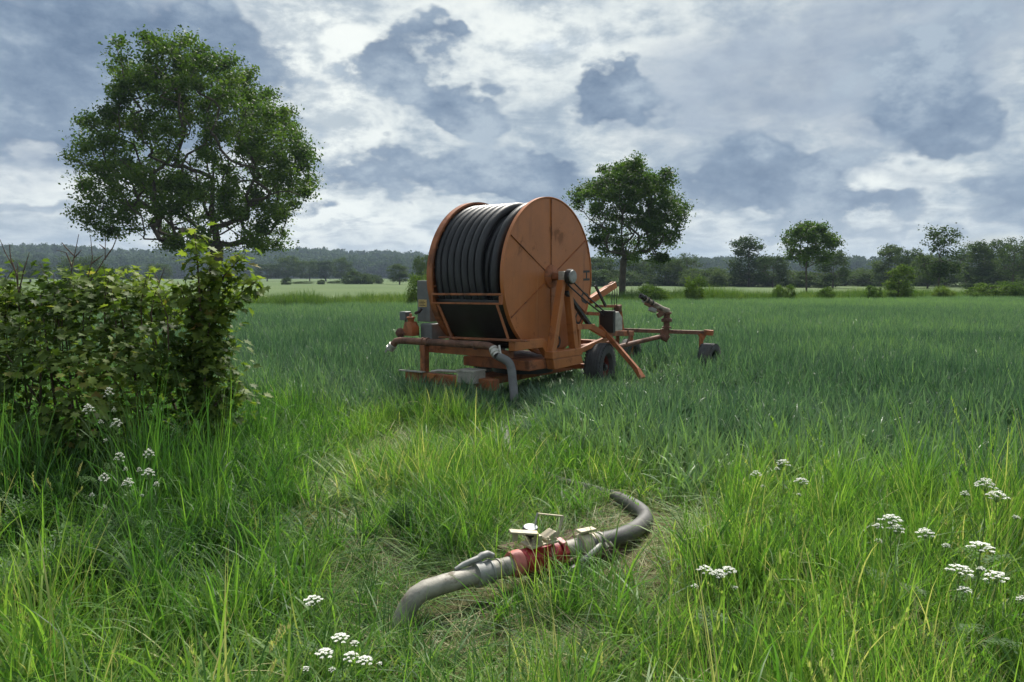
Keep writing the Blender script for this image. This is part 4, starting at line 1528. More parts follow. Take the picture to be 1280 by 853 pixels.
    MB().box(cb + np.array((-0.10, -0.175, -0.15)), cb + np.array((0.12, -0.113, 0.16))).build('box_mount', 'black_paint', m, smooth=False, bevel=0.004)  # black slab set against the left face of the control box
    # pull-up arm and the rear mast
    MB().bar(MP(737, 376, 11.0), MP(768, 356, 11.4), 0.09, 0.10).build('lift_arm', 'orange_paint', m, smooth=False, bevel=0.006)
    MB().bar(MP(744, 357, 10.9), MP(757, 383, 11.1), 0.03, 0.03).build('mast_strut', 'black_paint', m, smooth=False)
    MB().bar(MP(757, 357, 11.25), MP(767, 353, 11.3), 0.012, 0.012).build('lift_rod', 'black_paint', m, smooth=False)
    MB().bar(MP(745, 383, 11.1), MP(776, 383, 11.5), 0.05, 0.04).build('mast_bar', 'orange_dark', m, smooth=False, bevel=0.004)
    MB().bar(MP(734, 392, 10.9), MP(756, 393, 11.1), 0.05, 0.05).build('mast_bar', 'orange_dark', m, smooth=False, bevel=0.004)
    MB().bar(MP(751, 393, 11.05), MP(751, 414, 11.05), 0.05, 0.05).build('mast_post', 'orange_dark', m, smooth=False, bevel=0.004)
    MB().bar(MP(774, 381, 11.5), MP(778, 416, 11.5), 0.06, 0.06).build('mast_post', 'orange_dark', m, smooth=False, bevel=0.004)
    MB().bar(MP(770, 381, 11.48), MP(770, 416, 11.48), 0.04, 0.04).build('mast_post', 'orange_dark', m, smooth=False, bevel=0.004)
    MB().box(MP(772, 386, 11.42) - 0.05, MP(772, 386, 11.42) + 0.05).build('winch', 'rusty_pipe', m, smooth=False, bevel=0.012)
    for px in (765, 768, 771):
        pts = [MP(px + 0.4 * math.sin(k), 361 + k * 3.2, 11.38) for k in range(10)]
        MB().tube(pts, 0.006, 6).build('chain', 'black_paint', m)
    MB().bar(MP(757, 417, 10.6), MP(790, 417, 11.6), 0.07, 0.08).build('rear_rail', 'orange_dark', m, smooth=False, bevel=0.005)
    MB().bar(MP(772, 417, 11.1), MP(772, 436, 11.1), 0.05, 0.05).build('mast_post', 'orange_dark', m, smooth=False, bevel=0.004)
    lv = MB()
    lv.tube([MP(785, 413, 11.3), MP(787, 422, 11.28), MP(783, 430, 11.25)], 0.015, 8)
    lv.build('lever', 'rusty_pipe', m)
    # support leg that runs down into the wheat
    lg = MB().bar(MP(750, 408, 10.55), MP(797, 463, 10.15), 0.055, 0.065).build('support_leg', 'orange_dark', m, smooth=False, bevel=0.006)
    MB().bar(MP(796, 462, 10.16), MP(803, 473, 10.1), 0.07, 0.07, w2=0.13, h2=0.04).build('leg_foot', 'orange_dark', lg, smooth=False, bevel=0.006)
    # bent pipe under the frame
    MB().tube([MP(722, 452, 10.2), MP(733, 452, 10.3), MP(737, 444, 10.35), MP(737, 436, 10.4)], 0.012, 8).build('brake_rod', 'black_paint', m)
    # ---- wheels
    ca, sa = math.cos(R(10)), math.sin(R(10))
    wax = np.array([ca, sa, 0])
    wc = MP(750, 462, 10.45)
    build_wheel(m, (wc[0], wc[1], 0.325), wax, 0.345, 0.26)
    wc2 = np.array([wc[0], wc[1], 0.325]) - wax * 1.75
    build_wheel(m, wc2, -wax, 0.335, 0.24)
    MB().bar(np.array((wc[0], wc[1], 0.325)) - wax * 0.1, wc2 + wax * 0.1, 0.07, 0.07).build('wheel_axle', 'orange_dark', m, smooth=False)


build_machine()


# ------------------------------------------------------------------ sprinkler cart behind the reel
def build_cart():
    base = P(832, 440, 12.3)
    base[2] = 0
    t = thing('sprinkler_cart', 'rusty orange sprinkler cart with big gun hung behind the hose reel', 'sprinkler', base)

    def C(px, py, y):
        return P(px, py, y) - base
    a, b = C(770, 412.5, 12.75), C(891, 416.5, 11.95)
    MB().bar(a, b, 0.07, 0.062).build('cross_beam', 'rusty_pipe', t, smooth=False, bevel=0.006)
    MB().bar(C(880, 415.5, 11.99), C(891.5, 416.5, 11.93), 0.085, 0.085).build('beam_socket', 'orange_dark', t, smooth=False, bevel=0.006)
    MB().bar(C(826, 415, 12.36), C(836, 415, 12.3), 0.10, 0.10).build('beam_clamp', 'rusty_pipe', t, smooth=False, bevel=0.008)
    MB().bar(C(876.5, 417, 12.02), C(876, 447, 12.02), 0.06, 0.06).build('wheel_leg', 'orange_dark', t, smooth=False, bevel=0.005)
    MB().prism([C(872, 418.5, 12.03), C(881, 418.5, 12.01), C(877, 426, 12.01)], (0.02, -0.04, 0)).build('gusset', 'orange_dark', t, smooth=False)
    wax = np.array([0.80, -0.60, 0])
    wc = C(886, 455, 11.95)
    build_wheel(t, (wc[0], wc[1], 0.265), wax, 0.265, 0.22, 'black_paint')
    MB().bar((wc[0], wc[1], 0.265), C(876, 446, 12.02), 0.04, 0.04).build('stub_axle', 'orange_dark', t, smooth=False)
    # the far leg and wheel
    MB().bar(C(789, 415, 12.63), C(789, 445, 12.63), 0.06, 0.06).build('wheel_leg', 'orange_dark', t, smooth=False, bevel=0.005)
    wc = C(787, 452, 12.72)
    build_wheel(t, (wc[0], wc[1], 0.265), wax, 0.265, 0.20, 'black_paint')
    MB().bar((wc[0], wc[1], 0.265), C(789, 444, 12.63), 0.04, 0.04).build('stub_axle', 'orange_dark', t, smooth=False)
    # feed tube coming from the drum
    MB().tube([C(772, 434, 11.55), C(800, 427, 11.95), C(824, 421.5, 12.28), C(831, 421, 12.34)], 0.038, 12).build('feed_tube', 'rusty_pipe', t)
    MB().tube([C(827, 421, 12.3), C(832, 424, 12.31), C(835, 419, 12.30)], [0.05, 0.06, 0.045], 12).build('feed_elbow', 'rusty_pipe', t)
    pts = [C(823 + 0.6 * math.sin(k * 1.3), 426 + k * 2.0, 12.25) for k in range(9)]
    MB().tube(pts, 0.007, 6).build('chain', 'black_paint', t)
    # riser and gun
    r = C(833, 418, 12.3)
    MB().lathe(r, (0, 0, 1), [(-0.06, 0.045), (0.10, 0.045), (0.10, 0.075), (0.125, 0.075), (0.125, 0.05), (0.20, 0.05), (0.205, 0.085), (0.235, 0.09), (0.26, 0.085), (0.275, 0.05), (0.33, 0.055), (0.34, 0.08), (0.37, 0.08), (0.37, 0.001)], 20).build('riser', 'rusty_pipe', t)
    e = [C(834, 390, 12.3), C(828, 387, 12.25), C(818, 381, 12.15), C(803.5, 371.5, 12.0)]
    gun = MB().tube(e, [0.065, 0.052, 0.045, 0.030], 14).build('gun_barrel', 'gun_metal', t)
    d = e[3] - e[2]
    MB().lathe(e[3] - d * 0.05, d, [(0, 0.032), (0, 0.042), (0.07, 0.042), (0.075, 0.02), (0.04, 0.018)], 14).build('nozzle', 'black_paint', gun)
    for s in (0.25, 0.6, 0.85):
        q = e[2] + d * s
        MB().lathe(q, d, [(-0.012, 0.03), (-0.012, 0.05), (0.012, 0.05), (0.012, 0.03)], 14).build('band', 'black_paint', gun)
    MB().bar(C(826, 390, 12.22), C(806, 379, 12.05), 0.035, 0.05).build('drive_arm', 'rusty_pipe', gun, smooth=False, bevel=0.006)
    MB().bar(C(819, 389, 12.12), C(812, 386, 12.08), 0.09, 0.07).build('counterweight', 'cast_grey', gun, smooth=False, bevel=0.012)
    MB().bar(C(822, 395, 12.2), C(829, 391, 12.25), 0.05, 0.08).build('spoon_bracket', 'rusty_pipe', gun, smooth=False, bevel=0.006)
    MB().bar(C(803, 378, 12.02), C(807, 374, 12.02), 0.02, 0.05).build('spoon', 'cast_grey', gun, smooth=False, bevel=0.004)


build_cart()


# ------------------------------------------------------------------ hose, valve and plate in the grass
def build_hose():
    end = G(735, 681, 0.135)
    t = thing('supply_hose', 'dark rubber hose running from red valve through the grass up to the reel', 'hose', (end[0], end[1], 0))
    off = np.array([end[0], end[1], 0])
    cp = O_M + U_M * 0.70 + V_M * (-1.235) + np.array([0, 0, 0.655])
    dn = P(637, 455, 8.80)
    ctrl = [cp, dn, P(641, 478, 8.72), P(642.5, 500, 8.6), P(640, 520, 8.45), G(632, 545, 0.05), G(640, 572, 0.04), G(690, 600, 0.025), G(738, 614, 0.025), G(762, 621, 0.045), G(783, 628, 0.07), G(800, 638, 0.085),
            G(807, 648, 0.09), G(797, 660, 0.10), G(775, 671, 0.12), G(750, 677.5, 0.13), end]
    # smooth
    pts = []
    c = [ctrl[0]] + ctrl + [ctrl[-1]]
    for i in range(1, len(c) - 2):
        for k in range(8):
            s = k / 8
            p0, p1, p2, p3 = c[i - 1], c[i], c[i + 1], c[i + 2]
            pts.append(0.5 * ((2 * p1) + (p2 - p0) * s + (2 * p0 - 5 * p1 + 4 * p2 - p3) * s * s + (3 * p1 - p0 - 3 * p2 + p3) * s ** 3))
    pts.append(ctrl[-1])
    MB().tube([p - off for p in pts], 0.050, 18).build('hose', 'rubber_hose', t)
    # the upper length is an older greyer sleeve
    MB().tube([p - off for p in pts[:36]], 0.0515, 18, caps=False).build('hose_sleeve', 'grey_hose', t)
    d = pts[-6] - pts[-1]
    for k, s in enumerate((0.05, 0.085)):
        q = pts[-1] + d / np.linalg.norm(d) * s
        b = MB().lathe(q - off, d, [(-0.007, 0.05), (-0.007, 0.0565), (0.007, 0.0565), (0.007, 0.05)], 28)
        b.bar(q - off + np.array([0.05, -0.03, 0.01]), q - off + np.array([0.065, -0.045, -0.01]), 0.014, 0.02)
        b.build('hose_clamp', 'galvanised', t)


build_hose()


def build_valve():
    A = G(545, 733, 0.115)
    B = G(735, 680, 0.135)
    ax = B - A
    Ln = np.linalg.norm(ax)
    ax /= Ln
    c = G(668, 692, 0)
    t = thing('valve_pipe', 'grey pipe with red valve, levers and gauge lying in the grass', 'valve', (c[0], c[1], 0))
    off = np.array([c[0], c[1], 0])
    zup = np.array([0, 0, 1.0])
    side = np.cross(ax, zup)
    side /= np.linalg.norm(side)          # points to the right of the run: towards the camera
    upv = np.cross(side, ax)

    def S(px):                             # distance along the run for a picture column
        a = A + ax * 0
        lo, hi = -0.5, Ln + 0.5
        for _ in range(40):
            mid = 0.5 * (lo + hi)
            p = A + ax * mid
            q = CX + F * p[0] / ((p - np.array([0, 0, EYE])) @ _fw)
            if q < px:
                lo = mid
            else:
                hi = mid
        return lo

    def at(px, s=0.0, u=0.0):
        return A + ax * S(px) + side * s + upv * u - off
    r = 0.047
    # pipe with the elbow diving into the ground
    p0 = at(553)
    e = [at(497, 0.0, -0.17), at(503, 0.0, -0.11), at(511, 0.0, -0.055), at(520, 0.0, -0.02), at(531, 0, -0.004), p0, at(604)]
    pipe = MB().tube(e, [r * .98] + [r] * 6, 24).build('pipe', 'galvanised', t)
    MB().lathe(at(600), ax, [(-0.03, r), (-0.028, r + 0.016), (0.012, r + 0.018), (0.014, r + 0.008), (0.05, r + 0.008), (0.054, r + 0.014), (0.064, r + 0.014), (0.066, r)], 32).build('coupling_collar', 'cast_grey', t)
    MB().tube([at(610), at(645)], r, 24).build('pipe', 'galvanised', t)
    MB().lathe(at(623), ax, [(-0.005, r), (-0.005, r + 0.005), (0.005, r + 0.005), (0.005, r)], 32).build('weld_ring', 'galvanised', t)
    # coupling lever on top
    lv = MB()
    lv.tube([at(571, -0.015, 0.050), at(581, -0.015, 0.063), at(592, -0.012, 0.072), at(602, -0.01, 0.080)], [0.009, 0.014, 0.015, 0.014], 12)
    lv.tube([at(597, -0.012, 0.070), at(604, -0.01, 0.086), at(611, -0.01, 0.088), at(617, -0.01, 0.074), at(616, -0.01, 0.060)], [0.015, 0.018, 0.018, 0.015, 0.011], 12)
    lv.build('coupling_lever', 'cast_grey', t)
    # red valve body
    MB().lathe(at(641), ax, [(-0.012, r + 0.001), (-0.012, 0.066), (0.02, 0.070), (0.045, 0.070), (0.05, 0.060)], 32).build('inlet_flange', 'faded_red', t)
    s0, s1 = S(652), S(696)
    mid = 0.5 * (s0 + s1)
    body = MB()
    hl = 0.5 * (s1 - s0)
    body.lathe(A + ax * mid - off, ax, [(-hl, 0.058), (-hl * 0.9, 0.064), (-hl * 0.45, 0.068), (0, 0.072), (hl * 0.45, 0.068), (hl * 0.8, 0.062), (hl, 0.06)], 32)
    body.lathe(A + ax * mid - off + upv * 0.01, upv, [(0.0, 0.064), (0.05, 0.062), (0.06, 0.068), (0.07, 0.068), (0.073, 0.001)], 28)
    for k in (-1, 0, 1):
        body.bar(A + ax * (mid + k * 0.045) + side * 0.070 - upv * 0.05 - off, A + ax * (mid + k * 0.045) + side * 0.074 + upv * 0.035 - off, 0.016, 0.012)
    vb = body.build('valve_body', 'valve_red', t)
    hexn = MB()
    dd, s_, u_ = orient(ax)
    poly = [at(697) + (s_ * math.cos(k * PI / 4 + 0.2) + u_ * math.sin(k * PI / 4 + 0.2)) * 0.074 for k in range(8)]
    hexn.prism(poly, ax * 0.035)
    hexn.build('union_nut', 'valve_red', t, smooth=False, bevel=0.004)
    MB().tube([at(702), at(728)], r, 24).build('pipe', 'galvanised', t)
    # top works
    c0 = A + ax * mid - off + upv * 0.082
    tp = MB().bar(c0 - ax * 0.085, c0 + ax * 0.095, 0.10, 0.014, upv)
    tp.build('bonnet_plate', 'beige_metal', t, smooth=False, bevel=0.003)
    for k, sd in ((-0.06, 0.035), (-0.02, 0.042), (0.03, 0.04), (0.075, 0.035), (-0.055, -0.03), (0.06, -0.03)):
        q = c0 + ax * k + side * sd
        MB().lathe(q, upv, [(0, 0.012), (0.022, 0.012), (0.022, 0.006), (0.034, 0.006), (0.034, 0.001)], 6).build('bolt', 'beige_metal', t, smooth=False)
    br = MB()
    q0, q1 = c0 - ax * 0.165 - side * 0.03 + upv * 0.085, c0 - ax * 0.025 + side * 0.025 + upv * 0.062
    br.bar(q0, q1, 0.050, 0.012, upv)
    br.bar(q0 + ax * 0.02 + side * 0.02 - upv * 0.005, q0 + ax * 0.02 + side * 0.02 - upv * 0.05, 0.014, 0.03, ax)
    br.bar(q1 - upv * 0.006, q1 - upv * 0.06, 0.05, 0.02, ax)
    br.build('lever_plate', 'beige_metal', t, smooth=False, bevel=0.003)
    MB().bar(c0 + ax * 0.02 + upv * 0.005, c0 + ax * 0.095 + upv * 0.035, 0.07, 0.04, upv).build('clamp_block', 'beige_metal', t, smooth=False, bevel=0.008)
    gq = c0 - side * 0.055 - ax * 0.02 + upv * 0.03
    g = MB().lathe(gq, upv + side * 0.15, [(-0.03, 0.012), (0.0, 0.012), (0.002, 0.040), (0.005, 0.043), (0.04, 0.043), (0.045, 0.038)], 28).build('gauge', 'black_paint', t)
    gu = (upv + side * 0.15) / np.linalg.norm(upv + side * 0.15)
    MB().lathe(gq, gu, [(0.0425, 0.038), (0.046, 0.036), (0.048, 0.001)], 28).build('gauge_glass', 'glass_white', g)
    h0 = c0 - side * 0.05 - ax * 0.005 + upv * 0.02
    MB().tube([h0, h0 + upv * 0.115 + ax * 0.03, h0 + upv * 0.118 + ax * 0.035 - side * 0.0], 0.005, 8).build('handle_rod', 'cast_grey', t)
    hb = MB()
    k0 = h0 + upv * 0.116 + ax * 0.033
    k1 = k0 + ax * 0.145 + side * 0.03 - upv * 0.035
    k2 = c0 + ax * 0.10 + side * 0.02 + upv * 0.01
    hb.bar(k0, k1, 0.012, 0.006, upv)
    hb.bar(k1, k2, 0.018, 0.007, side)
    hb.build('wire_handle', 'beige_metal', t, smooth=False, bevel=0.001)
    # right-hand coupling
    MB().lathe(at(727), ax, [(-0.02, r), (-0.018, r + 0.014), (0.0, r + 0.020), (0.045, r + 0.018), (0.048, r + 0.006), (0.075, r + 0.006), (0.078, r + 0.01), (0.10, r + 0.004)], 32).build('coupling_collar', 'beige_metal', t)
    lv = MB()
    lv.tube([at(742, 0.062, 0.005), at(731, 0.078, -0.012), at(722, 0.085, -0.030), at(712, 0.085, -0.048)], [0.014, 0.018, 0.017, 0.012], 12)
    lv.build('coupling_lever', 'cast_grey', t)
    MB().bar(at(717, 0.08, -0.065), at(700, 0.085, -0.075), 0.03, 0.035).build('lever_hook', 'cast_grey', t, smooth=False, bevel=0.008)
    MB().bar(at(723, 0.0, 0.082), at(742, 0.005, 0.080), 0.05, 0.014, upv).build('collar_lug', 'beige_metal', t, smooth=False, bevel=0.004)
    # rusty plate below
    pc = G(695, 697, 0.03)
    pl = MB()
    w2 = np.array([ax[0], ax[1], 0]) / np.hypot(ax[0], ax[1])
    n2 = np.array([-w2[1], w2[0], 0])
    pts = [w2 * -0.22 + n2 * -0.16, w2 * 0.36 + n2 * -0.17, w2 * 0.38 + n2 * 0.26, w2 * -0.22 + n2 * 0.28]
    pl.prism([p + np.array([0, 0, 0.04]) for p in pts], (0, 0, 0.018))
    o = pl.build('steel_plate', 'rust_plate', None, smooth=False, bevel=0.004)
    o.location = (pc[0], pc[1], 0.0)
    tag(o, 'flat rust-brown steel plate lying under the red valve', 'plate')


build_valve()


# ------------------------------------------------------------------ leafy shrubs at the left
def leaf_template():
    half = [(0, 0), (0.10, -0.06), (0.34, -0.04), (0.24, 0.12), (0.56, 0.34), (0.33, 0.36), (0.40, 0.66), (0.15, 0.60), (0, 1.0)]
    pts = half + [(-x, y) for x, y in half[-2:0:-1]]
    v = [(x, y, 0.16 * abs(x) - 0.22 * y * y) for x, y in pts] + [(0, 0.34, -0.03)]
    c = len(v) - 1
    f = [(i, (i + 1) % len(pts), c) for i in range(len(pts))]
    return np.array(v) - np.array([0, 0.0, 0]), np.array(f)


LEAF_V, LEAF_F = leaf_template()


def leafy(t, centres, outward, size, rng, n_obj, leafmat, tint):
    """many palmate leaves: those nearest the viewer as objects, the rest one mesh; centres in the thing's axes"""
    n = len(centres)
    up = rng.normal(0, 0.42, (n, 3)) + np.array([0, 0, 0.9]) + outward * 0.45
    up /= np.linalg.norm(up, axis=1, keepdims=True)
    tip = outward + rng.normal(0, 0.6, (n, 3)) + np.array([0, 0, -0.35])
    tip -= up * (tip * up).sum(1, keepdims=True)
    tip /= np.linalg.norm(tip, axis=1, keepdims=True)
    sx = np.cross(tip, up)
    sz = size * rng.uniform(0.55, 1.2, n)
    M = np.stack([sx, tip, up], 2)
    loc = np.array(t.location)
    dist = np.linalg.norm(centres + loc - np.array([0, 0, EYE]), axis=1) - 1.2 * (outward[:, 1] * -1)
    px = CX + F * (centres[:, 0] + loc[0]) / np.maximum(centres[:, 1] + loc[1], 0.5)
    dist = np.where(px < -10, dist + 10, dist)
    order = np.argsort(dist)
    pick, rest = order[:n_obj], order[n_obj:]
    V = np.einsum('nij,vj->nvi', M[rest], LEAF_V) * sz[rest][:, None, None] + centres[rest][:, None, :]
    k = len(LEAF_V)
    fq = (np.arange(len(rest)) * k)[:, None, None] + LEAF_F[None]
    me = np_mesh('foliage', V.reshape(-1, 3), fq.reshape(-1, 3), leafmat, {'tint': np.repeat(tint[rest], k)}, smooth=True)
    o = link('foliage', me, t)
    o['kind'] = 'stuff'
    tl = np.linspace(0, 1, 8)
    ms = [np_mesh('leaf', LEAF_V, LEAF_F, leafmat, {'tint': np.full(k, a)}, smooth=True) for a in tl]
    for i in pick:
        q = link('leaf', ms[int(np.clip(tint[i], 0, 0.999) * 8)], t)
        W = Matrix(M[i].tolist()).to_4x4()
        W = Matrix.Translation(Vector(centres[i])) @ W @ Matrix.Scale(float(sz[i]), 4)
        q.matrix_local = W


def lump_points(rng, lumps, per):
    cs, ou = [], []
    for (cx, cy, cz, rx, ry, rz) in lumps:
        n = int(per * (rx * ry + ry * rz + rx * rz) / 3)
        d = rng.normal(0, 1, (n, 3))
        d /= np.linalg.norm(d, axis=1, keepdims=True)
        d[:, 2] = np.where(d[:, 2] < -0.4, -d[:, 2] * 0.5, d[:, 2])
        rr = rng.uniform(0.55, 1.08, n) ** 0.7
        # clumps and hollows in the surface
        rr *= 1 + 0.16 * np.sin(d[:, 0] * 5 + cx * 7) * np.sin(d[:, 2] * 6 + cz * 5) + 0.10 * np.sin(d[:, 1] * 9 + cy * 3)
        cs.append(np.stack([cx + d[:, 0] * rr * rx, cy + d[:, 1] * rr * ry, cz + d[:, 2] * rr * rz], 1))
        ou.append(d)
    c, o = np.concatenate(cs), np.concatenate(ou)
    g = np.sin(c[:, 0] * 6.1 + 1.2 * np.sin(c[:, 2] * 5.3)) + np.sin(c[:, 2] * 7.7 + 1.5 * np.sin(c[:, 0] * 4.1 + c[:, 1] * 3)) + 0.7 * np.sin(c[:, 1] * 8.0 + c[:, 0] * 2)
    ok = (c[:, 2] > 0.05) & ((g > -0.85) | (rng.uniform(0, 1, len(c)) < 0.15) | (o[:, 1] > 0.25))
    return c[ok], o[ok]


def build_hedge():
    rng = np.random.default_rng(9)
    yb = 5.7
    base = np.array([-3.3, yb, 0.0])
    t = thing('hedge_shrub', 'dense olive-green leafy shrub filling the left edge of the picture', 'shrub', base)

    def lump(px, py, y, rx, ry, rz):
        p = P(px, py, y) - base
        return (p[0], p[1], p[2], rx, ry, rz)
    lumps = [lump(20, 420, 5.9, 0.62, 0.6, 0.46), lump(105, 400, 5.8, 0.52, 0.55, 0.40), lump(70, 372, 6.0, 0.42, 0.5, 0.26), lump(30, 490, 5.5, 0.55, 0.55, 0.42), lump(120, 470, 5.5, 0.52, 0.5, 0.42),
             lump(185, 425, 5.9, 0.42, 0.5, 0.42), lump(-60, 430, 6.0, 0.7, 0.7, 0.52), lump(-150, 420, 6.2, 0.8, 0.7, 0.6), lump(190, 480, 5.7, 0.40, 0.45, 0.35), lump(-70, 500, 5.5, 0.7, 0.6, 0.5),
             lump(40, 550, 5.15, 0.42, 0.35, 0.30), lump(160, 365, 6.1, 0.30, 0.35, 0.20), lump(120, 530, 5.2, 0.35, 0.35, 0.25), lump(190, 545, 5.6, 0.4, 0.35, 0.25), lump(240, 530, 5.9, 0.35, 0.3, 0.3), lump(250, 480, 5.9, 0.36, 0.35, 0.34), lump(60, 590, 5.2, 0.6, 0.3, 0.25), lump(150, 580, 5.4, 0.45, 0.3, 0.25)]
    c, o = lump_points(rng, lumps, 2700)
    shoot = MB()
    sc_, so_ = [], []
    for k in range(26):
        px = rng.uniform(-20, 215)
        p0 = P(px, 372 + rng.uniform(0, 40), 5.55 + rng.uniform(0, 0.6)) - base
        e = p0 + np.array([rng.normal(0, 0.09), rng.normal(0, 0.08), rng.uniform(0.16, 0.36)])
        shoot.tube([p0 - np.array([0, 0, 0.25]), p0, e], [0.006, 0.005, 0.002], 5, caps=False)
        nl = 22
        d = rng.normal(0, 1, (nl, 3))
        d /= np.linalg.norm(d, axis=1, keepdims=True)
        sc_.append(p0 + (e - p0) * rng.uniform(0, 1.05, nl)[:, None] + d * rng.uniform(0.02, 0.07, nl)[:, None])
        so_.append(d)
    shoot.build('stem', 'twig_brown', t)
    c, o = np.concatenate([c] + sc_), np.concatenate([o] + so_)
    tint = np.clip(0.36 + 0.16 * np.sin(c[:, 0] * 5) + 0.14 * np.sin(c[:, 2] * 8 + c[:, 0] * 3) + rng.normal(0, 0.16, len(c)) + 0.22 * np.clip(o[:, 2], 0, 1) * np.clip(c[:, 2] - 0.9, 0, 1), 0, 0.82)  # upward leaves near the top tinted paler to imitate light from above
    tint = np.where(rng.uniform(0, 1, len(c)) < 0.02, rng.uniform(0.88, 1, len(c)), tint)
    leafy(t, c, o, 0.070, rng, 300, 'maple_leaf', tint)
    st = MB()
    for k in range(34):
        b = np.array([rng.uniform(-1.7, 0.75), rng.uniform(-0.25, 0.45), 0])
        l = lumps[rng.integers(0, len(lumps))]
        e = np.array([b[0] * 0.6 + l[0] * 0.4, l[1] + rng.uniform(-0.3, 0.3), min(1.55, l[2] + rng.uniform(0.0, 0.35))])
        m1 = (b + e) / 2 + rng.normal(0, 0.07, 3)
        st.tube([b, m1, e], [0.016, 0.011, 0.004], 6, caps=False)
    st.build('stem', 'twig_brown', t)
    # dark inside: more leaves deep in the shrub keep light out
    # ---- upright maple
    base = np.array([P(262, 400, 5.9)[0], 5.9, 0.0])
    t = thing('maple_shrub', 'upright young maple with lobed yellow-green leaves right of the hedge', 'shrub', base)
    shoots = [[(258, 560), (255, 450), (250, 380), (247, 330), (243, 290)], [(255, 470), (262, 400), (280, 345), (305, 318)], [(255, 430), (278, 390), (300, 368), (322, 350)], [(252, 420), (235, 385), (222, 352)],
              [(258, 500), (240, 450), (215, 425)], [(258, 480), (275, 445), (285, 420)], [(256, 520), (285, 490), (300, 478)], [(250, 380), (262, 345), (268, 322)], [(256, 500), (230, 480), (205, 470)]]
    sb = MB()
    cs, ou = [], []
    for si, sh in enumerate(shoots):
        yy = 5.9 + (si % 3 - 1) * 0.12
        pts = [P(px, py, yy) - base for px, py in sh]
        if si == 0:
            pts[0][2] = 0
        sb.tube(pts, list(np.linspace(0.014 if si == 0 else 0.009, 0.003, len(pts))), 6, caps=False)
        for a, b in zip(pts[:-1], pts[1:]):
            n = int(np.linalg.norm(b - a) * (250 if si else 170))
            s = rng.uniform(0, 1, n)[:, None]
            d = rng.normal(0, 1, (n, 3))
            d /= np.linalg.norm(d, axis=1, keepdims=True)
            cs.append(a + (b - a) * s + d * rng.uniform(0.02, 0.14, n)[:, None])
            ou.append(d)
    # leafy skirt
    c2, o2 = lump_points(rng, [(0.02, 0.05, 0.95, 0.30, 0.28, 0.42), (-0.15, 0.0, 1.25, 0.24, 0.24, 0.30), (0.12, 0.0, 0.55, 0.28, 0.28, 0.3)], 800)
    c, o = np.concatenate(cs + [c2]), np.concatenate(ou + [o2])
    ok = c[:, 2] > 0.25
    c, o = c[ok], o[ok]
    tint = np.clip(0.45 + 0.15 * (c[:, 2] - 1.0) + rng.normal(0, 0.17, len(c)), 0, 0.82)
    tint = np.where(rng.uniform(0, 1, len(c)) < 0.02, 0.93, tint)
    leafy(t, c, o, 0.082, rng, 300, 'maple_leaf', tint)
    sb.build('stem', 'twig_brown', t)
    # ---- bare twigs sticking out
    Z = 3.047
    groups = [('tall leafless forked twigs rising from the hedge below the hills', [[(250, 420), (262, 260), (275, 160), (288, 100), (300, 40)], [(275, 165), (252, 110), (215, 100)], [(280, 120), (250, 90), (235, 70)], [(283, 130), (310, 100)]]),
              ('leafless twigs spreading to the right beside the tallest forked ones', [[(315, 420), (320, 300), (332, 220), (352, 130), (345, 48)], [(328, 240), (370, 180), (400, 130), (402, 45)], [(398, 135), (430, 90), (450, 40)], [(400, 95), (378, 78)], [(350, 150), (395, 118)]]),
              ('leafless twigs by the left edge of the picture', [[(75, 420), (72, 270), (60, 180), (20, 110), (0, 60)], [(62, 190), (40, 130), (36, 78)], [(72, 260), (90, 180), (112, 108)], [(68, 230), (66, 150)]]),
              ('single thin bare twig left of the young maple', [[(575, 340), (590, 270), (612, 210), (628, 165)], [(605, 228), (590, 190)]])]
    for lab, lines in groups:
        p0 = P(lines[0][0][0] / Z, 280 + lines[0][0][1] / Z, 5.85)
        t = thing('bare_twigs', lab, 'twigs', (p0[0], p0[1], 0.0), 0, 'leafless twigs in the hedge')
        off = np.array([p0[0], p0[1], 0])
        for li, ln in enumerate(lines):
            pts = [P(x / Z, 280 + y / Z, 5.85) - off for x, y in ln]
            if li == 0:
                pts = [np.array([0.05, 0.03, 0.0]), np.array([0.02, 0.02, 0.5])] + pts
            b = MB().tube(pts, list(np.linspace(0.009 if li == 0 else 0.006, 0.0022, len(pts))), 6)
            b.build('twig' if li else 'stem', 'twig_brown', t)


build_hedge()


# ------------------------------------------------------------------ cow parsley
def make_umbel(rng, rad):
    w = MB()
    r_ = MB()
    n = 15
    for i in range(n):
        a = 2.4 * i
        rr = rad * math.sqrt((i + 0.4) / n)
        p = np.array([rr * math.cos(a), rr * math.sin(a), 0.6 * rad - 0.8 * rr * rr / rad + rng.normal(0, 0.002)])
        r_.tube([(0, 0, -rad * 0.75), p * np.array([0.55, 0.55, 0.4]) - np.array([0, 0, rad * 0.22]), p], [0.0011, 0.0008, 0.0007], 4, caps=False)
        for j in range(9):
            b = 2.4 * j + i
            q = rad * 0.21 * math.sqrt((j + 0.3) / 9)
            c = p + np.array([q * math.cos(b), q * math.sin(b), rad * 0.06 - 2.2 * q * q / rad + rng.normal(0, 0.0008)])
            s = rad * 0.085 * rng.uniform(0.8, 1.2)
            ph = rng.uniform(0, 6)
            vs = [c + np.array([0, 0, -s * 0.3])] + [c + np.array([math.cos(ph + k * 1.2566) * s, math.sin(ph + k * 1.2566) * s, s * 0.25 * (-1) ** k]) for k in range(5)]
            w.add(vs, [(0, k + 1, (k + 1) % 5 + 1) for k in range(5)])
    return w, r_


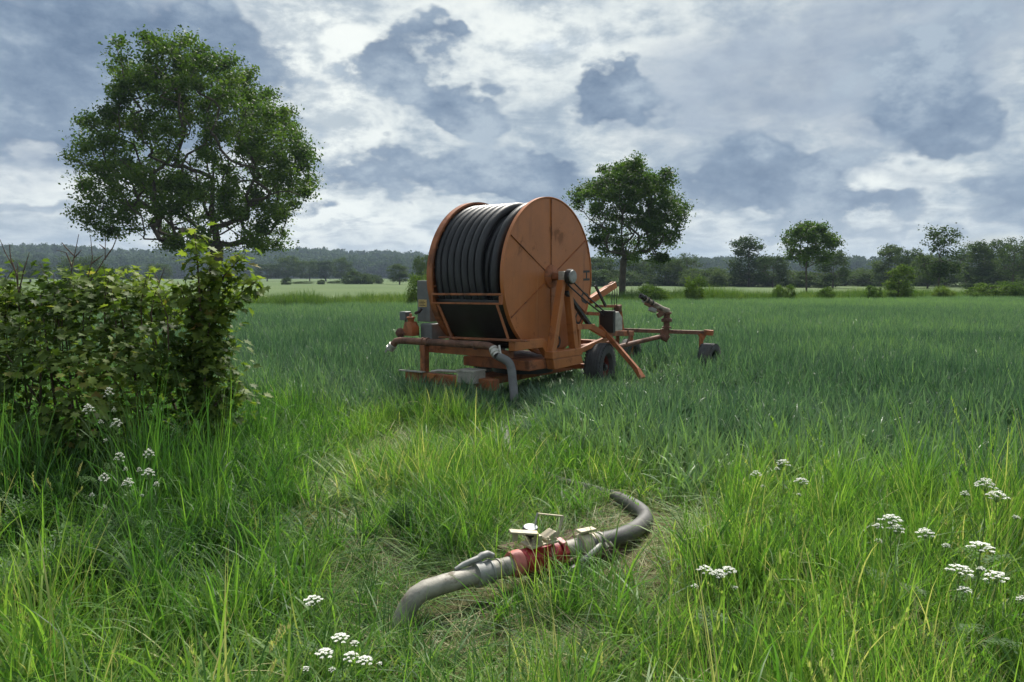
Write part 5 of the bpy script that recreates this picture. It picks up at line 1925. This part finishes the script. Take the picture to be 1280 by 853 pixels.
def pinnate(rng, length, order=0):
    """a cut, ferny leaf as small blades along a bent rib"""
    vs, fs = [], []

    def blade(p, d, ln, wd, upn):
        s = np.cross(d, upn)
        s /= np.linalg.norm(s) + 1e-9
        b = len(vs)
        vs.extend([p, p + d * ln * 0.45 + s * wd, p + d * ln, p + d * ln * 0.45 - s * wd])
        fs.append((b, b + 1, b + 2, b + 3))
    npair = 7
    for i in range(npair):
        t = (i + 1.2) / (npair + 1)
        p = np.array([0, length * t, 0.28 * length * math.sin(t * 2.2)])
        ll = length * 0.5 * (1 - t) ** 0.8 + 0.02 * length
        for sg in (-1, 1):
            d = np.array([sg * 0.85, 0.5, 0.05])
            d /= np.linalg.norm(d)
            m = max(2, int(6 * (1 - t)))
            for j in range(m):
                s = (j + 0.8) / m
                q = p + d * ll * s + np.array([0, 0, -0.3 * ll * s * s])
                for s2 in (-1, 1):
                    dd = d + np.array([-d[1], d[0], 0]) * s2 * 0.9 + rng.normal(0, 0.12, 3)
                    dd /= np.linalg.norm(dd)
                    blade(q, dd, ll * 0.42 * (1.15 - s), ll * 0.11, np.array([0, 0.2, 1.0]))
            blade(p + d * ll * 0.9, d, ll * 0.3, ll * 0.09, np.array([0, 0.2, 1.0]))
    blade(np.array([0, length * 0.95, 0.2 * length]), np.array([0, 1.0, -0.3]), length * 0.15, length * 0.04, np.array([0, 0, 1.0]))
    def strip(a, b, w):
        d = b - a
        sd = np.cross(d, np.array([0, 0, 1.0]))
        sd = sd / (np.linalg.norm(sd) + 1e-9) * w
        k = len(vs)
        vs.extend([a - sd, a + sd, b + sd * 0.6, b - sd * 0.6])
        fs.append((k, k + 1, k + 2, k + 3))
    rib = [np.array([0, length * t, 0.28 * length * math.sin(t * 2.2)]) for t in np.linspace(0, 1, 9)]
    for a, b in zip(rib[:-1], rib[1:]):
        strip(a, b, length * 0.008)
    for i in range(npair):
        t = (i + 1.2) / (npair + 1)
        p = np.array([0, length * t, 0.28 * length * math.sin(t * 2.2)])
        ll = length * 0.5 * (1 - t) ** 0.8 + 0.02 * length
        for sg in (-1, 1):
            d = np.array([sg * 0.85, 0.5, 0.05])
            d /= np.linalg.norm(d)
            q = [p + d * ll * s + np.array([0, 0, -0.3 * ll * s * s]) for s in (0, 0.5, 1.0)]
            strip(q[0], q[1], length * 0.005)
            strip(q[1], q[2], length * 0.004)
    return np.array(vs), np.array(fs)


def parsley_proto(seed):
    rng = np.random.default_rng(seed)
    H = 0.60
    t = thing('cow_parsley', 'x', 'flower', (0, 0, 0), 0, 'white cow parsley flowers in the meadow')
    top = np.array([rng.normal(0, 0.02), rng.normal(0, 0.02), H - 0.035])
    st = MB()
    st.tube([(0, 0, 0), (top[0] * 0.2 + 0.012, top[1] * 0.2, H * 0.35), (top[0] * 0.6, top[1] * 0.6 + 0.01, H * 0.7), top], [0.0038, 0.0033, 0.0025, 0.0014], 6, caps=False)
    heads = [(top, 0.043)]
    for k in range(1):
        z = H * (0.55 + 0.15 * k)
        a = rng.uniform(0, 6.28)
        e = np.array([math.cos(a) * 0.09, math.sin(a) * 0.09, H * (0.86 + 0.07 * k)])
        st.tube([(top[0] * z / H, top[1] * z / H, z), (e[0] * 0.55, e[1] * 0.55, (z + e[2]) / 2), e], [0.0022, 0.0018, 0.0012], 5, caps=False)
        heads.append((e, rng.uniform(0.014, 0.022)))
    for e, rad in heads:
        w, r_ = make_umbel(rng, rad)
        for v in range(len(w.v)):
            w.v[v] = (w.v[v][0] + e[0], w.v[v][1] + e[1], w.v[v][2] + e[2] + rad * 0.75)
        st.add([np.array(q) + e + np.array([0, 0, rad * 0.75]) for q in r_.v], r_.f)
        w.build('umbel', 'petal_white', t, smooth=False)
    st.build('stem', 'stem_green', t)
    for k in range(3):
        V, fq = pinnate(rng, 0.15)
        a = rng.uniform(0, 6.28)
        c, s = math.cos(a), math.sin(a)
        V = np.stack([V[:, 0] * c - V[:, 1] * s, V[:, 0] * s + V[:, 1] * c, V[:, 2] + H * (0.15 + 0.15 * k)], 1)
        link('leaf', np_mesh('leaf', V, fq, 'herb_leaf', {'tint': rng.uniform(0.2, 0.9, len(V))}), t)
    return t


def build_flowers():
    protos = [parsley_proto(s) for s in (71, 72, 73, 74)]
    spots = [
        (1230, 597, 0.68, 'large white umbel on the highest stem near the right edge'), (1244, 614, 0.62, 'broad white umbel just below the highest one at right'),
        (1123, 644, 0.54, 'upper of the white umbel pair left of the right-hand flowers'),
        (1119, 655, 0.50, 'lower of the white umbel pair left of the right-hand flowers'), (1160, 661, 0.50, 'white umbel between the pair and the one by the right edge'),
        (1219, 677, 0.50, 'white umbel below the two broad ones at right'), (1190, 704, 0.46, 'small white umbel lower middle of the right-hand flowers'),
        (1248, 716, 0.46, 'lowest bright umbel near the right edge'), (880, 708, 0.42, 'white umbel at left of the group by the bare patch'),
        (899, 714, 0.41, 'white umbel in the middle of the group by the bare patch'), (917, 709, 0.42, 'white umbel at right of the group by the bare patch'), 
        (979, 574, 0.52, 'small white umbels at the edge of the wheat'), (946, 589, 0.48, 'tiny white umbel left at the edge of the wheat'),
        (998, 597, 0.48, 'tiny white umbel right at the edge of the wheat'), (425, 796, 0.34, 'topmost umbel of the white cluster at bottom left of the pipe'), (404, 812, 0.32, 'left umbel of the white cluster at the bottom'),
        (436, 816, 0.32, 'middle umbel of the white cluster at the bottom'), (460, 822, 0.31, 'right umbel of the white cluster at the bottom'), (398, 745, 0.38, 'small umbel above the white cluster at the bottom'),
        (136, 484, 0.92, 'highest white umbel in front of the hedge'),
        (112, 505, 0.84, 'white umbel left of the highest one before the hedge'), (146, 522, 0.82, 'white umbel below the highest one before the hedge'), (187, 560, 0.72, 'white umbel at right foot of the hedge'),
        (150, 565, 0.70, 'white umbel in the middle at the foot of the hedge'), (128, 592, 0.64, 'lower white umbel left at the foot of the hedge'), (162, 598, 0.64, 'lower white umbel right at the foot of the hedge'),
        (188, 586, 0.66, 'small white umbel low right of the hedge foot'), 
        
    ]
    rng = random.Random(3)
    used = set()
    for i, (px, py, h, lab) in enumerate(spots):
        k = i % 4
        p = G(px, py, h)
        s = h / 0.625
        w = (0.55 + 0.45 * s) * rng.uniform(0.75, 1.05) * (0.66 if px < 200 else (1.2 if px > 1100 else 0.95))
        lab2 = 'cow parsley, ' + lab
        if k not in used:
            used.add(k)
            t = protos[k]
            t.location = (p[0], p[1], 0)
            t.rotation_euler = (0, 0, rng.uniform(0, 6.28))
            t.scale = (w, w, s)
            t['label'] = lab2
        else:
            copy_thing(protos[k], (p[0], p[1], 0), rng.uniform(0, 6.28), (w, w, s), lab2)
    # leafy ferny herbs at lower left
    r = np.random.default_rng(90)
    for px, py, sc, lab in ((95, 700, 1.0, 'ferny dark green herb clump at the lower left'), (40, 650, 0.9, 'ferny herb clump under the hedge at the left edge'), (150, 672, 0.8, 'small ferny herb right of the lower left clump'),
                            (30, 730, 0.8, 'low ferny herb at the bottom left edge'), (500, 640, 0.5, 'small ferny herb in the middle grass')):
        p = G(px, py, 0.18)
        t = thing('ferny_herb', lab, 'plant', (p[0], p[1], 0), 0, 'ferny herbs in the grass')
        for k in range(13):
            V, fq = pinnate(r, 0.34 * sc * r.uniform(0.7, 1.1))
            a = r.uniform(0, 6.28)
            el = r.uniform(0.3, 1.1)
            c, s = math.cos(el), math.sin(el)
            V = np.stack([V[:, 0], V[:, 1] * c - V[:, 2] * s, V[:, 1] * s + V[:, 2] * c], 1)
            c, s = math.cos(a), math.sin(a)
            V = np.stack([V[:, 0] * c - V[:, 1] * s, V[:, 0] * s + V[:, 1] * c, V[:, 2] + 0.06], 1)
            link('leaf', np_mesh('leaf', V, fq, 'herb_leaf', {'tint': np.clip(r.uniform(0, 0.7) + r.normal(0, 0.1, len(V)), 0, 1)}), t)


build_flowers()


# ------------------------------------------------------------------ haze
def build_haze():
    m = bpy.data.materials.new('haze_air')
    m.use_nodes = True
    N = NT(m.node_tree)
    out = N.n('ShaderNodeOutputMaterial')
    v = N.n('ShaderNodeVolumePrincipled')
    v.inputs['Color'].default_value = (0.62, 0.78, 1.0, 1)
    v.inputs['Density'].default_value = 0.00028
    v.inputs['Anisotropy'].default_value = 0.0
    N.t.links.new(v.outputs[0], out.inputs['Volume'])
    MATS['haze_air'] = m
    o = MB().box((-2700, -320, -1.5), (2700, 2700, 75)).build('haze', 'haze_air', None, smooth=False)
    tag(o, 'thin bluish air that pales the far hills', 'haze', kind='stuff')


build_haze()
